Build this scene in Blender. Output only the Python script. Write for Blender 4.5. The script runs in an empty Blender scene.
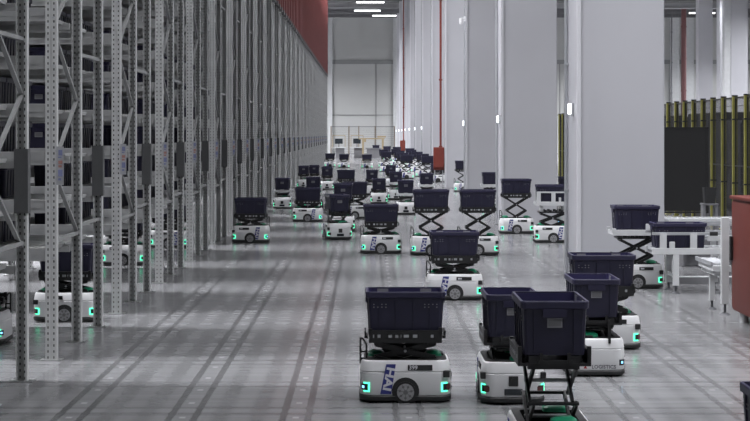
import bpy, bmesh, math, random
from mathutils import Vector, Matrix
random.seed(7)
PI = math.pi
SC = bpy.context.scene
COL = SC.collection

# ------------------------------------------------------------------ camera, world, lights, exposure
F = 1600.0                       # focal length in pixels of the 750-pixel-wide frame
VX, HY, EYE = 368.0, 134.0, 2.0  # vanishing point of the aisle, horizon row, eye height in metres
cam = bpy.data.cameras.new('camera')
cam.sensor_width = 36.0
cam.lens = F / 750 * 36
cam.shift_x = (375 - VX) / 750
cam.shift_y = (HY - 210.5) / 750
cam.clip_start, cam.clip_end = 0.1, 400
camo = bpy.data.objects.new('camera', cam)
COL.objects.link(camo)
camo.location = (0, 0, EYE)
camo.rotation_euler = (PI / 2, 0, 0)
SC.camera = camo

w = bpy.data.worlds.new('world')
SC.world = w
w.use_nodes = True
w.node_tree.nodes['Background'].inputs[0].default_value = (0.5, 0.5, 0.55, 1)
w.node_tree.nodes['Background'].inputs[1].default_value = 0.05

SC.view_settings.view_transform = 'Standard'
SC.view_settings.look = 'None'
SC.view_settings.exposure = 0.0
SC.view_settings.gamma = 1.0
SC.view_settings.use_curve_mapping = False
SC.cycles.use_denoising = True
SC.cycles.max_bounces = 6
SC.cycles.diffuse_bounces = 3
SC.cycles.glossy_bounces = 3
SC.cycles.sample_clamp_indirect = 6

def area(name, loc, sx, sy, power, color=(1, 1, 1), spread=PI, rot=(0, 0, 0)):
    l = bpy.data.lights.new(name, 'AREA')
    l.shape = 'RECTANGLE'
    l.size, l.size_y = sx, sy
    l.energy = power
    l.color = color
    l.spread = spread
    o = bpy.data.objects.new(name, l)
    COL.objects.link(o)
    o.location = loc
    o.rotation_euler = rot
    return o

CEIL = 14.2
WARM, COOL = (1.0, 0.99, 0.96), (0.95, 0.96, 1.0)
ROW0, PITCH, DEPTH, RX = 14.17, 3.65, 2.44, -2.80
LAMP_Z = 13.3
# one louvred lamp row across the hall over every cross aisle between the racks; it goes on beyond the racks
SPREAD = 2.25
for k in range(-4, 26):
    area('lamp_row', (19.5, ROW0 + PITCH * k + DEPTH + 0.6, LAMP_Z), 39.0, 0.3, 1450 * (0.38 if 1 <= k <= 8 else 0.85), COOL, SPREAD)
for k in range(-1, 26):
    area('cross_aisle_lamp_row', (-6.0, ROW0 + PITCH * k + DEPTH + 0.6, LAMP_Z), 6.0, 0.3, 1700, COOL, SPREAD)
for y in (115, 124, 133, 142, 151, 158):  # added fill lights, kept out of sight, to brighten the far end wall
    area('far_wall_fill', (12.5, y, LAMP_Z), 15.0, 0.3, 3500, COOL, SPREAD)
    area('far_wall_fill', (-12.5, y, LAMP_Z), 15.0, 0.3, 3600, COOL, SPREAD)
    area('far_wall_fill', (36, y, LAMP_Z), 8.0, 0.3, 1800, COOL, SPREAD)
for y in (96, 105, 114, 123):  # added fill lights brightening the pillars and wall behind the fence
    area('side_hall_fill', (32, y, LAMP_Z), 14.0, 0.3, 900, COOL, SPREAD)

# ------------------------------------------------------------------ materials
def mat(name, col, rough=0.5, metal=0.0, noise=0.06, scale=6.0, emit=None, strength=0.0, spec=0.5, sample=True):
    m = bpy.data.materials.new(name)
    m.use_nodes = True
    nt = m.node_tree
    b = nt.nodes['Principled BSDF']
    b.inputs['Roughness'].default_value = rough
    b.inputs['Metallic'].default_value = metal
    b.inputs['Specular IOR Level'].default_value = spec
    if noise > 0:
        tc = nt.nodes.new('ShaderNodeTexCoord')
        n = nt.nodes.new('ShaderNodeTexNoise')
        n.inputs['Scale'].default_value = scale
        n.inputs['Detail'].default_value = 4
        r = nt.nodes.new('ShaderNodeValToRGB')
        r.color_ramp.elements[0].position = 0.3
        r.color_ramp.elements[1].position = 0.7
        r.color_ramp.elements[0].color = (*[c * (1 - noise) for c in col], 1)
        r.color_ramp.elements[1].color = (*[min(1, c * (1 + noise)) for c in col], 1)
        nt.links.new(tc.outputs['Object'], n.inputs['Vector'])
        nt.links.new(n.outputs['Fac'], r.inputs['Fac'])
        nt.links.new(r.outputs['Color'], b.inputs['Base Color'])
    else:
        b.inputs['Base Color'].default_value = (*col, 1)
    if emit:
        b.inputs['Emission Color'].default_value = (*emit, 1)
        b.inputs['Emission Strength'].default_value = strength
        if not sample:
            m.cycles.emission_sampling = 'NONE'
    return m

M = {}
M['steel'] = mat('galvanised_steel', (0.235, 0.24, 0.24), 0.45, 0.25, 0.10, 9)
M['steel_dark'] = mat('dark_guard_plastic', (0.095, 0.097, 0.10), 0.5)
M['brace'] = mat('brace_steel', (0.30, 0.305, 0.305), 0.5, 0.2, 0.10, 5)
M['shelf'] = mat('shelf_steel', (0.46, 0.465, 0.465), 0.5, 0.2, 0.12, 5)
M['red_mast'] = mat('red_mast_paint', (0.15, 0.034, 0.032), 0.5, 0, 0.15, 3)
M['hazed_red'] = mat('hazed_red_paint', (0.17, 0.075, 0.078), 0.5, 0, 0.1, 2)  # red greyed in the colour to give the haze of distance
M['red'] = mat('red_cabinet_paint', (0.115, 0.027, 0.021), 0.5, 0, 0.08, 3, spec=0.2)
M['red_box'] = mat('red_hose_box_paint', (0.21, 0.040, 0.027), 0.45, 0, 0.06, 5)
M['navy'] = mat('navy_plastic', (0.0135, 0.0125, 0.034), 0.42, 0, 0.10, 8)
M['navy_rim'] = mat('navy_rim_plastic', (0.022, 0.020, 0.050), 0.38, 0, 0.10, 8)
M['navy_in'] = mat('navy_inside_plastic', (0.03, 0.026, 0.085), 0.45, 0, 0.10, 8)
M['label'] = mat('grey_label', (0.16, 0.16, 0.17), 0.6, 0, 0.05)
M['label_edge'] = mat('pale_label_frame', (0.24, 0.24, 0.26), 0.5, 0, 0.05)
M['white'] = mat('white_shell_plastic', (0.74, 0.74, 0.75), 0.35, 0, 0.03, 4)
M['white_metal'] = mat('white_powder_coat', (0.56, 0.57, 0.58), 0.4, 0, 0.05, 4)
M['black'] = mat('black_plastic', (0.017, 0.017, 0.018), 0.5, 0, 0.10, 10)
M['black_metal'] = mat('black_metal', (0.020, 0.020, 0.021), 0.4, 0.2, 0.12, 12)
M['hub'] = mat('grey_hub', (0.30, 0.30, 0.31), 0.5, 0, 0.10, 30)
M['hub_dark'] = mat('dark_hub_spokes', (0.14, 0.14, 0.145), 0.5, 0, 0.10, 30)
M['blue'] = mat('blue_decal', (0.028, 0.035, 0.20), 0.45, 0, 0.05)
M['sign_blue'] = mat('faded_blue_print', (0.20, 0.22, 0.38), 0.5, 0, 0.05)
M['sign_red'] = mat('faded_red_print', (0.38, 0.20, 0.17), 0.5, 0, 0.05)
M['letter'] = mat('white_lettering', (0.62, 0.62, 0.66), 0.5, 0, 0.02)
M['letter_dark'] = mat('grey_lettering', (0.16, 0.16, 0.18), 0.5, 0, 0.02)
M['letter_red'] = mat('red_print', (0.35, 0.03, 0.03), 0.5, 0, 0.02)
M['green_cover'] = mat('green_cover_plastic', (0.01, 0.22, 0.11), 0.35, 0, 0.15, 12)
M['green_light'] = mat('green_light', (0.02, 0.3, 0.16), 0.3, 0, 0, emit=(0.09, 1.0, 0.52), strength=2.2, sample=False)
M['blue_led'] = mat('blue_led', (0.1, 0.3, 0.5), 0.3, 0, 0, emit=(0.25, 0.65, 1.0), strength=2.0, sample=False)
M['red_lens'] = mat('red_lens', (0.09, 0.025, 0.025), 0.3, 0, 0)
M['lamp'] = mat('lamp_glow', (1, 1, 1), 0.3, 0, 0, emit=(0.92, 0.96, 1.0), strength=3.0)
M['tube'] = mat('tube_glow', (1, 1, 1), 0.3, 0, 0, emit=(1.0, 1.0, 1.0), strength=4.0)
M['pillar'] = mat('pillar_paint', (0.46, 0.46, 0.49), 0.45, 0, 0.03, 0.7)
M['pillar_strip'] = mat('pillar_corner_strip', (0.58, 0.58, 0.61), 0.4, 0, 0.02, 0.7)
M['wall'] = mat('wall_panel_paint', (0.48, 0.485, 0.48), 0.6, 0, 0.03, 0.3)
M['wall_upper'] = mat('upper_wall_paint', (0.45, 0.455, 0.45), 0.6, 0, 0.03, 0.3)
M['seam'] = mat('wall_seam', (0.26, 0.265, 0.265), 0.6, 0, 0.03)
M['ceiling'] = mat('ceiling_sheet', (0.10, 0.10, 0.105), 0.6, 0, 0.05, 0.5)
M['girder'] = mat('pale_girder', (0.34, 0.34, 0.35), 0.5, 0, 0.05, 1)
M['yellow'] = mat('yellow_post_paint', (0.21, 0.20, 0.045), 0.5, 0, 0.12, 6)
M['mesh_black'] = mat('black_wire', (0.012, 0.012, 0.013), 0.5, 0, 0)
M['panel_black'] = mat('black_panel', (0.0075, 0.0075, 0.008), 0.55, 0, 0.08, 3)
M['dark_grey'] = mat('dark_grey_steel', (0.050, 0.051, 0.058), 0.5, 0.1, 0.15, 2)
M['mid_grey'] = mat('mid_grey_steel', (0.16, 0.16, 0.17), 0.5, 0.1, 0.10, 3)
M['brown_post'] = mat('brown_post_paint', (0.20, 0.16, 0.12), 0.5, 0, 0.1)
M['ochre'] = mat('ochre_paint', (0.34, 0.27, 0.16), 0.5, 0, 0.08)
M['screen'] = mat('dark_screen', (0.02, 0.025, 0.03), 0.2, 0, 0)
M['rail'] = mat('aluminium', (0.42, 0.43, 0.45), 0.35, 0.3, 0.06)

def nodes(m):
    nt = m.node_tree
    return nt, nt.nodes, nt.links
def mth(nt, op, a, b=None, c=None):
    n = nt.nodes.new('ShaderNodeMath')
    n.operation = op
    for i, v in enumerate((a, b, c)):
        if v is None:
            continue
        if isinstance(v, (int, float)):
            n.inputs[i].default_value = v
        else:
            nt.links.new(v, n.inputs[i])
    return n.outputs[0]
def mixc(nt, fac, a, b):
    n = nt.nodes.new('ShaderNodeMix')
    n.data_type = 'RGBA'
    for sock, v in ((n.inputs[0], fac), (n.inputs[6], a), (n.inputs[7], b)):
        if isinstance(v, (int, float)):
            sock.default_value = v
        elif isinstance(v, tuple):
            sock.default_value = (*v, 1)
        else:
            nt.links.new(v, sock)
    return n.outputs[2]

def perforated():
    """Steel with two columns of punched slots on the web and one on the flanges (fine relief, about 2 px)."""
    m = mat('perforated_steel', (0.52, 0.525, 0.525), 0.45, 0.08, 0.08, 9)
    nt = m.node_tree
    b = nt.nodes['Principled BSDF']
    base = b.inputs['Base Color'].links[0].from_socket
    tc = nt.nodes.new('ShaderNodeTexCoord')
    sp = nt.nodes.new('ShaderNodeSeparateXYZ')
    nt.links.new(tc.outputs['Object'], sp.inputs[0])
    x, y, z = sp.outputs
    fz = mth(nt, 'FRACT', mth(nt, 'DIVIDE', z, 0.053))
    inz = mth(nt, 'LESS_THAN', mth(nt, 'ABSOLUTE', mth(nt, 'SUBTRACT', fz, 0.5)), 0.20)
    ax = mth(nt, 'ABSOLUTE', x)
    inx = mth(nt, 'LESS_THAN', mth(nt, 'ABSOLUTE', mth(nt, 'SUBTRACT', ax, 0.026)), 0.0058)
    hole = mth(nt, 'MULTIPLY', inz, inx)
    nt.links.new(mixc(nt, hole, base, (0.025, 0.025, 0.025)), b.inputs['Base Color'])
    return m
M['perforated'] = perforated()

def floor_material():
    m = bpy.data.materials.new('polished_concrete')
    m.use_nodes = True
    nt, N, L = nodes(m)
    b = N['Principled BSDF']
    tc = N.new('ShaderNodeTexCoord')
    sp = N.new('ShaderNodeSeparateXYZ')
    L.new(tc.outputs['Object'], sp.inputs[0])
    X, Y, Z = sp.outputs
    # fine brush lines running across the aisle
    mp = N.new('ShaderNodeMapping')
    mp.inputs['Scale'].default_value = (0.25, 9.0, 1)
    L.new(tc.outputs['Object'], mp.inputs[0])
    n1 = N.new('ShaderNodeTexNoise'); n1.inputs['Scale'].default_value = 1.0; n1.inputs['Detail'].default_value = 5; n1.inputs['Roughness'].default_value = 0.7
    L.new(mp.outputs[0], n1.inputs['Vector'])
    n2 = N.new('ShaderNodeTexNoise'); n2.inputs['Scale'].default_value = 0.35; n2.inputs['Detail'].default_value = 4
    L.new(tc.outputs['Object'], n2.inputs['Vector'])
    n3 = N.new('ShaderNodeTexNoise'); n3.inputs['Scale'].default_value = 1.7; n3.inputs['Detail'].default_value = 3
    L.new(tc.outputs['Object'], n3.inputs['Vector'])
    mp4 = N.new('ShaderNodeMapping')
    mp4.inputs['Scale'].default_value = (0.10, 5.0, 1)
    L.new(tc.outputs['Object'], mp4.inputs[0])
    n4 = N.new('ShaderNodeTexNoise'); n4.inputs['Scale'].default_value = 1.0; n4.inputs['Detail'].default_value = 6; n4.inputs['Roughness'].default_value = 0.85
    L.new(mp4.outputs[0], n4.inputs['Vector'])
    v = mth(nt, 'ADD', mth(nt, 'MULTIPLY', n1.outputs['Fac'], 0.45), mth(nt, 'MULTIPLY', n2.outputs['Fac'], 0.30))
    v = mth(nt, 'ADD', v, mth(nt, 'MULTIPLY', n4.outputs['Fac'], 0.95))
    v = mth(nt, 'ADD', v, 0.15)     # about 0.8 .. 1.2
    # tyre tracks worn along the aisle: a pair of dark lines in every 0.8 m lane
    lx = mth(nt, 'FRACT', mth(nt, 'DIVIDE', mth(nt, 'ADD', X, 0.51 + 0.4 + 8), 0.8))
    dx = mth(nt, 'MULTIPLY', mth(nt, 'SUBTRACT', lx, 0.5), 0.8)
    adx = mth(nt, 'ABSOLUTE', dx)
    line = mth(nt, 'ABSOLUTE', mth(nt, 'SUBTRACT', adx, 0.088))
    mr = N.new('ShaderNodeMapRange'); mr.interpolation_type = 'SMOOTHSTEP'
    mr.inputs[1].default_value = 0.012; mr.inputs[2].default_value = 0.036; mr.inputs[3].default_value = 1; mr.inputs[4].default_value = 0
    L.new(line, mr.inputs[0])
    lane = mth(nt, 'FLOOR', mth(nt, 'DIVIDE', mth(nt, 'ADD', X, 0.51 + 0.4 + 8), 0.8))
    wn = N.new('ShaderNodeTexWhiteNoise'); wn.noise_dimensions = '1D'
    L.new(lane, wn.inputs['W'])
    leftish = N.new('ShaderNodeMapRange')
    leftish.inputs[1].default_value = -0.3; leftish.inputs[2].default_value = 0.6; leftish.inputs[3].default_value = 1.0; leftish.inputs[4].default_value = 0.6
    L.new(X, leftish.inputs[0])
    inhall = mth(nt, 'MULTIPLY', mth(nt, 'GREATER_THAN', X, -2.75), mth(nt, 'LESS_THAN', X, 5.0))
    amt = mth(nt, 'MULTIPLY', mth(nt, 'ADD', mth(nt, 'MULTIPLY', wn.outputs['Value'], 0.12), 0.44), leftish.outputs[0])
    amt = mth(nt, 'MULTIPLY', mth(nt, 'MULTIPLY', amt, inhall), mth(nt, 'ADD', 0.45, n3.outputs['Fac']))
    v = mth(nt, 'MULTIPLY', v, mth(nt, 'SUBTRACT', 1.0, mth(nt, 'MULTIPLY', mr.outputs[0], amt)))
    # broad soft scuffing between the lanes
    ls = mth(nt, 'ABSOLUTE', mth(nt, 'SUBTRACT', adx, 0.27))
    mr3 = N.new('ShaderNodeMapRange'); mr3.interpolation_type = 'SMOOTHSTEP'
    mr3.inputs[1].default_value = 0.02; mr3.inputs[2].default_value = 0.10; mr3.inputs[3].default_value = 0.42; mr3.inputs[4].default_value = 0
    L.new(ls, mr3.inputs[0])
    scuff = mth(nt, 'MULTIPLY', mth(nt, 'MULTIPLY', mr3.outputs[0], leftish.outputs[0]), mth(nt, 'MULTIPLY', inhall, n3.outputs['Fac']))
    v = mth(nt, 'MULTIPLY', v, mth(nt, 'SUBTRACT', 1.0, scuff))
    # fainter tracks across, every 1.2 m
    ly = mth(nt, 'FRACT', mth(nt, 'DIVIDE', Y, 1.217))
    ady = mth(nt, 'ABSOLUTE', mth(nt, 'SUBTRACT', mth(nt, 'ABSOLUTE', mth(nt, 'MULTIPLY', mth(nt, 'SUBTRACT', ly, 0.5), 1.217)), 0.12))
    mr2 = N.new('ShaderNodeMapRange'); mr2.interpolation_type = 'SMOOTHSTEP'
    mr2.inputs[1].default_value = 0.015; mr2.inputs[2].default_value = 0.06; mr2.inputs[3].default_value = 0.24; mr2.inputs[4].default_value = 0
    L.new(ady, mr2.inputs[0])
    v = mth(nt, 'MULTIPLY', v, mth(nt, 'SUBTRACT', 1.0, mr2.outputs[0]))
    # small pale pads stuck on the lane centres
    py = mth(nt, 'MULTIPLY', mth(nt, 'SUBTRACT', mth(nt, 'FRACT', mth(nt, 'DIVIDE', Y, 0.61)), 0.5), 0.61)
    pad = mth(nt, 'MULTIPLY', mth(nt, 'LESS_THAN', mth(nt, 'ABSOLUTE', py), 0.03), mth(nt, 'LESS_THAN', adx, 0.022))
    pad = mth(nt, 'MULTIPLY', pad, inhall)
    padn = mth(nt, 'MULTIPLY', pad, mth(nt, 'MULTIPLY', leftish.outputs[0], 0.55))
    v = mth(nt, 'ADD', v, mth(nt, 'MULTIPLY', padn, 1.3))
    cc = N.new('ShaderNodeCombineColor')
    L.new(mth(nt, 'MULTIPLY', v, FLOOR_BASE), cc.inputs[0])
    L.new(mth(nt, 'MULTIPLY', v, FLOOR_BASE), cc.inputs[1])
    L.new(mth(nt, 'MULTIPLY', v, FLOOR_BASE * 1.03), cc.inputs[2])
    L.new(cc.outputs[0], b.inputs['Base Color'])
    L.new(mth(nt, 'ADD', mth(nt, 'MULTIPLY', n1.outputs['Fac'], 0.16), 0.13), b.inputs['Roughness'])
    b.inputs['IOR'].default_value = 1.29
    b.inputs['Specular IOR Level'].default_value = 0.5
    bp = N.new('ShaderNodeBump'); bp.inputs['Strength'].default_value = 0.03; bp.inputs['Distance'].default_value = 0.01
    L.new(n1.outputs['Fac'], bp.inputs['Height'])
    L.new(bp.outputs[0], b.inputs['Normal'])
    return m
FLOOR_BASE = 0.185
M['floor'] = floor_material()

# ------------------------------------------------------------------ mesh helpers
class MB:
    """Collects simple shapes and builds ONE mesh."""
    def __init__(s):
        s.v, s.f, s.m = [], [], []
    def add(s, vs, fs, mi=0):
        o = len(s.v)
        s.v += [tuple(p) for p in vs]
        s.f += [tuple(i + o for i in f) for f in fs]
        s.m += [mi] * len(fs)
        return s
    def box(s, cx, cy, cz, sx, sy, sz, mi=0, bev=0.0):
        hx, hy, hz = sx / 2, sy / 2, sz / 2
        if bev <= 0:
            vs = [(cx + a * hx, cy + b * hy, cz + c * hz) for c in (-1, 1) for a, b in ((-1, -1), (1, -1), (1, 1), (-1, 1))]
            return s.add(vs, [(3, 2, 1, 0), (4, 5, 6, 7), (0, 1, 5, 4), (1, 2, 6, 5), (2, 3, 7, 6), (3, 0, 4, 7)], mi)
        bm = bmesh.new()
        bmesh.ops.create_cube(bm, size=1, matrix=Matrix.Translation((cx, cy, cz)) @ Matrix.Diagonal((sx, sy, sz, 1)))
        bmesh.ops.bevel(bm, geom=bm.edges[:], offset=bev, segments=2, affect='EDGES', profile=0.6)
        bm.verts.index_update()
        s.add([v.co[:] for v in bm.verts], [[v.index for v in f.verts] for f in bm.faces], mi)
        bm.free()
        return s
    def bar(s, p0, p1, a, b, mi=0, up=(0, 1, 0)):
        """A rectangular bar from p0 to p1; a wide along 'up', b thick across."""
        p0, p1 = Vector(p0), Vector(p1)
        d = (p1 - p0).normalized()
        u = Vector(up)
        u = (u - d * u.dot(d)).normalized()
        t = d.cross(u)
        vs = [p + u * (i * a / 2) + t * (j * b / 2) for p in (p0, p1) for i, j in ((-1, -1), (1, -1), (1, 1), (-1, 1))]
        return s.add(vs, [(3, 2, 1, 0), (4, 5, 6, 7), (0, 1, 5, 4), (1, 2, 6, 5), (2, 3, 7, 6), (3, 0, 4, 7)], mi)
    def cyl(s, p0, p1, r, n=12, mi=0, r1=None):
        p0, p1 = Vector(p0), Vector(p1)
        r1 = r if r1 is None else r1
        d = (p1 - p0).normalized()
        u = d.orthogonal().normalized()
        t = d.cross(u)
        vs = []
        for p, rr in ((p0, r), (p1, r1)):
            for i in range(n):
                a = 2 * PI * i / n
                vs.append(p + (u * math.cos(a) + t * math.sin(a)) * rr)
        fs = [(i, (i + 1) % n, n + (i + 1) % n, n + i) for i in range(n)]
        fs += [tuple(range(n - 1, -1, -1)), tuple(range(n, 2 * n))]
        return s.add(vs, fs, mi)
    def prism(s, poly, axis, a, b, mi=0):
        """poly of 2-D points extruded from a to b; axis 'y': points are (x, z); 'x': (y, z); 'z': (x, y)."""
        def mk(p, t):
            return {'y': (p[0], t, p[1]), 'x': (t, p[0], p[1]), 'z': (p[0], p[1], t)}[axis]
        n = len(poly)
        vs = [mk(p, a) for p in poly] + [mk(p, b) for p in poly]
        fs = [tuple(range(n)), tuple(range(2 * n - 1, n - 1, -1))] + [(i, n + i, n + (i + 1) % n, (i + 1) % n) for i in range(n)]
        return s.add(vs, fs, mi)
    def rings(s, rings, cap0=True, cap1=True, mi=0):
        n = len(rings[0])
        vs = [p for r in rings for p in r]
        fs = []
        for k in range(len(rings) - 1):
            fs += [(k * n + i, k * n + (i + 1) % n, (k + 1) * n + (i + 1) % n, (k + 1) * n + i) for i in range(n)]
        if cap0: fs.append(tuple(range(n - 1, -1, -1)))
        if cap1: fs.append(tuple(range((len(rings) - 1) * n, len(rings) * n)))
        return s.add(vs, fs, mi)
    def mesh(s, name, *mats, smooth=False):
        me = bpy.data.meshes.new(name)
        me.from_pydata(s.v, [], s.f)
        for m in mats:
            me.materials.append(M[m] if isinstance(m, str) else m)
        if len(mats) > 1:
            me.polygons.foreach_set('material_index', s.m)
        bm = bmesh.new(); bm.from_mesh(me)
        bmesh.ops.recalc_face_normals(bm, faces=bm.faces[:])
        bm.to_mesh(me); bm.free()
        if smooth:
            me.polygons.foreach_set('use_smooth', [True] * len(me.polygons))
            me.set_sharp_from_angle(angle=math.radians(35))
        me.update()
        return me

def obj(name, me, parent=None, loc=(0, 0, 0), rz=0.0, scale=None):
    o = bpy.data.objects.new(name, me)
    COL.objects.link(o)
    o.location = loc
    if rz: o.rotation_euler = (0, 0, rz)
    if scale: o.scale = scale
    if parent is not None: o.parent = parent
    return o
def tag(o, label=None, cat=None, group=None, kind=None):
    if label: o['label'] = label
    if cat: o['category'] = cat
    if group: o['group'] = group
    if kind: o['kind'] = kind
    return o
def empty(name, loc, label, cat, group=None, rz=0.0):
    o = obj(name, None, None, loc, rz)
    o.empty_display_size = 0.1
    return tag(o, label, cat, group)
_cache = {}
def cached(key, fn):
    if key not in _cache:
        _cache[key] = fn()
    return _cache[key]
def rrect(L, W, r, z, n=5, inset=0.0):
    """Rounded rectangle ring."""
    hx, hy, r = L / 2 - inset, W / 2 - inset, max(r - inset, 0.004)
    out = []
    for cx, cy, a0 in ((hx - r, hy - r, 0), (-hx + r, hy - r, PI / 2), (-hx + r, -hy + r, PI), (hx - r, -hy + r, 1.5 * PI)):
        for i in range(n + 1):
            a = a0 + PI / 2 * i / n
            out.append((cx + r * math.cos(a), cy + r * math.sin(a), z))
    return out
def text_mesh(s, size, m, bold=0.0):
    c = bpy.data.curves.new('lettering', 'FONT')
    c.body = s; c.size = size; c.align_x = 'CENTER'; c.align_y = 'CENTER'
    c.extrude = 0.001; c.offset = bold; c.resolution_u = 2
    o = bpy.data.objects.new('lettering', c)
    COL.objects.link(o)
    bpy.context.view_layer.update()
    me = bpy.data.meshes.new_from_object(o.evaluated_get(bpy.context.evaluated_depsgraph_get()))
    bpy.data.objects.remove(o)
    me.materials.clear(); me.materials.append(M[m])
    return me
def baked(me, mx):
    me = me.copy(); me.transform(mx); return me

# ------------------------------------------------------------------ the setting
XL, XR, Y0, Y1 = -22.0, 42.0, -6.0, 167.0
f = MB(); f.box((XL + XR) / 2, (Y0 + Y1) / 2, -0.1, XR - XL, Y1 - Y0, 0.2)
tag(obj('floor', f.mesh('floor', 'floor')), 'polished grey concrete floor with dark tyre tracks', 'floor', kind='structure')
def wall(name, cx, cy, cz, sx, sy, sz, m, label):
    b = MB(); b.box(cx, cy, cz, sx, sy, sz)
    return tag(obj(name, b.mesh(name, m)), label, 'wall', kind='structure')
wf = wall('wall_back', (XL + XR) / 2, Y1 + 0.15, CEIL / 2, XR - XL + 0.6, 0.3, CEIL, 'wall', 'pale grey panelled wall closing the far end of the hall')
wall('wall_left', XL - 0.15, (Y0 + Y1) / 2, CEIL / 2, 0.3, Y1 - Y0, CEIL, 'wall', 'grey side wall behind the storage racks')
wall('wall_right', XR + 0.15, (Y0 + Y1) / 2, CEIL / 2, 0.3, Y1 - Y0, CEIL, 'wall', 'grey side wall beyond the fenced hall')
wall('wall_front', (XL + XR) / 2, Y0 - 0.15, CEIL / 2, XR - XL + 0.6, 0.3, CEIL, 'wall', 'grey wall closing the near end of the hall')
c = MB(); c.box((XL + XR) / 2, (Y0 + Y1) / 2, CEIL + 0.1, XR - XL, Y1 - Y0, 0.2)
ce = tag(obj('ceiling', c.mesh('ceiling', 'ceiling')), 'dark sheet metal ceiling with crossing girders', 'ceiling', kind='structure')
for y, z, h, m in ((141.5, 13.85, 0.22, 'mid_grey'), (148.5, 13.75, 0.16, 'girder'), (154.5, 13.75, 0.16, 'mid_grey'), (160.5, 13.75, 0.14, 'mid_grey')):
    b = MB(); b.box((XL + XR) / 2, y, z, XR - XL, 0.25, h)
    b.box((XL + XR) / 2, y, z + h / 2 + (CEIL - z - h / 2) / 2, XR - XL, 0.06, CEIL - z - h / 2)
    obj('girder', b.mesh('girder', m), ce)
# wall panels: upper darker band, seams, pale strips
def on_wall(name, x0, x1, z0, z1, m, t=0.06):
    b = MB(); b.box((x0 + x1) / 2, Y1 - t / 2, (z0 + z1) / 2, x1 - x0, t, z1 - z0)
    return obj(name, b.mesh(name, m), wf)
on_wall('upper_panel', XL, XR, 9.75, CEIL, 'wall_upper', 0.03)
on_wall('ledge_strip', XL, XR, 9.30, 9.75, 'seam', 0.10)
on_wall('seam_strip', XL, XR, 3.93, 4.02, 'seam', 0.05)
for x in (0.83, -9, 12, 20, 26):
    on_wall('seam_strip', x - 0.05, x + 0.05, 0, 9.30, 'seam', 0.05)
for i, (x0, x1) in enumerate(((-4.15, -3.72), (2.62, 3.02))):
    b = MB(); b.box((x0 + x1) / 2, Y1 - 0.3, CEIL / 2, x1 - x0, 0.4, CEIL)
    tag(obj('trim_%d' % (i + 1), b.mesh('trim', 'white_metal')), 'slim white wall post at the far end wall, %s' % ('beside the rack end' if i == 0 else 'beside the last pillar'), 'wall post', kind='structure')
for i, (x0, x1) in enumerate(((31.5, 32.4), (33.0, 33.9), (38.5, 39.4))):
    b = MB(); b.box((x0 + x1) / 2, Y1 - 0.3, CEIL / 2, x1 - x0, 0.5, CEIL)
    tag(obj('trim_%d' % (i + 3), b.mesh('trim', 'white_metal')), 'broad white wall post on the far wall above the yellow fence', 'wall post', kind='structure')

# ------------------------------------------------------------------ pillars with lamps
PX0, PX1, PD = 2.87, 4.03, 1.3
def pillar_lamp_mesh():
    b = MB(); b.box(-0.02, 0, 0, 0.04, 0.11, 0.19, 0, 0.008)
    h = b.mesh('lamp_housing', 'rail')
    b = MB(); b.box(-0.055, 0, 0.01, 0.05, 0.10, 0.15, 0, 0.015)
    return h, b.mesh('lamp_lens', 'lamp', smooth=True)
LH, LL = pillar_lamp_mesh()
nth = ['first', 'second', 'third', 'fourth', 'fifth', 'sixth', 'seventh', 'eighth', 'ninth', 'tenth', 'eleventh', 'twelfth', 'thirteenth',
       'fourteenth', 'fifteenth', 'sixteenth', 'seventeenth', 'eighteenth', 'nineteenth', 'twentieth', 'twenty-first', 'twenty-second',
       'twenty-third', 'twenty-fourth', 'twenty-fifth', 'twenty-sixth', 'twenty-seventh']
def pillar_mesh(wd, dp):
    return MB().box(0, 0, CEIL / 2, wd, dp, CEIL, 0, 0.02).mesh('pillar', 'pillar')
PM = pillar_mesh(PX1 - PX0, PD)
CORNER_STRIP = MB().box(-(PX1 - PX0) / 2 - 0.006, -PD / 2 - 0.006, CEIL / 2, 0.05, 0.05, CEIL - 0.02).mesh('corner_strip', 'pillar_strip')  # paler strip down the front aisle-side corner of each pillar
PILLARS = [21.75 + 12.35 * k for k in range(12)]
for k, y in enumerate(PILLARS):
    p = tag(obj('pillar', PM, None, ((PX0 + PX1) / 2, y + PD / 2, 0)), 'square white pillar, %s in the row along the main aisle' % nth[k], 'pillar', 'pillars along the main aisle', 'structure')
    obj('corner_strip', CORNER_STRIP, p)
    if k in (3, 4): continue
    l = empty('wall_lamp', (PX0, y + PD * 0.45, 2.31 if k else 2.34), 'small glowing lamp on the aisle side of the %s pillar' % nth[k], 'lamp', 'lamps on the pillars')
    obj('housing', LH, l); obj('lens', LL, l)
for k, (x, y, wd) in enumerate(((27.95, 133, 1.16), (28.0, 125.2, 1.2), (27.6, 119.5, 1.25))):
    tag(obj('pillar', pillar_mesh(wd, 1.2), None, (x, y, 0)), 'white pillar behind the yellow fence, %s of three' % ('farthest', 'middle', 'nearest')[k], 'pillar', 'pillars behind the fence', 'structure')
b = MB().box(26.75, 119.3, CEIL / 2, 0.5, 0.7, CEIL)  # the pillar's lit side, added as a separate brighter box
tag(obj('pillar_lit_side', b.mesh('lit_side', 'white_metal')), 'separate brighter box added as the lit side of the nearest fenced-hall pillar', 'pillar side', kind='structure')

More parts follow.
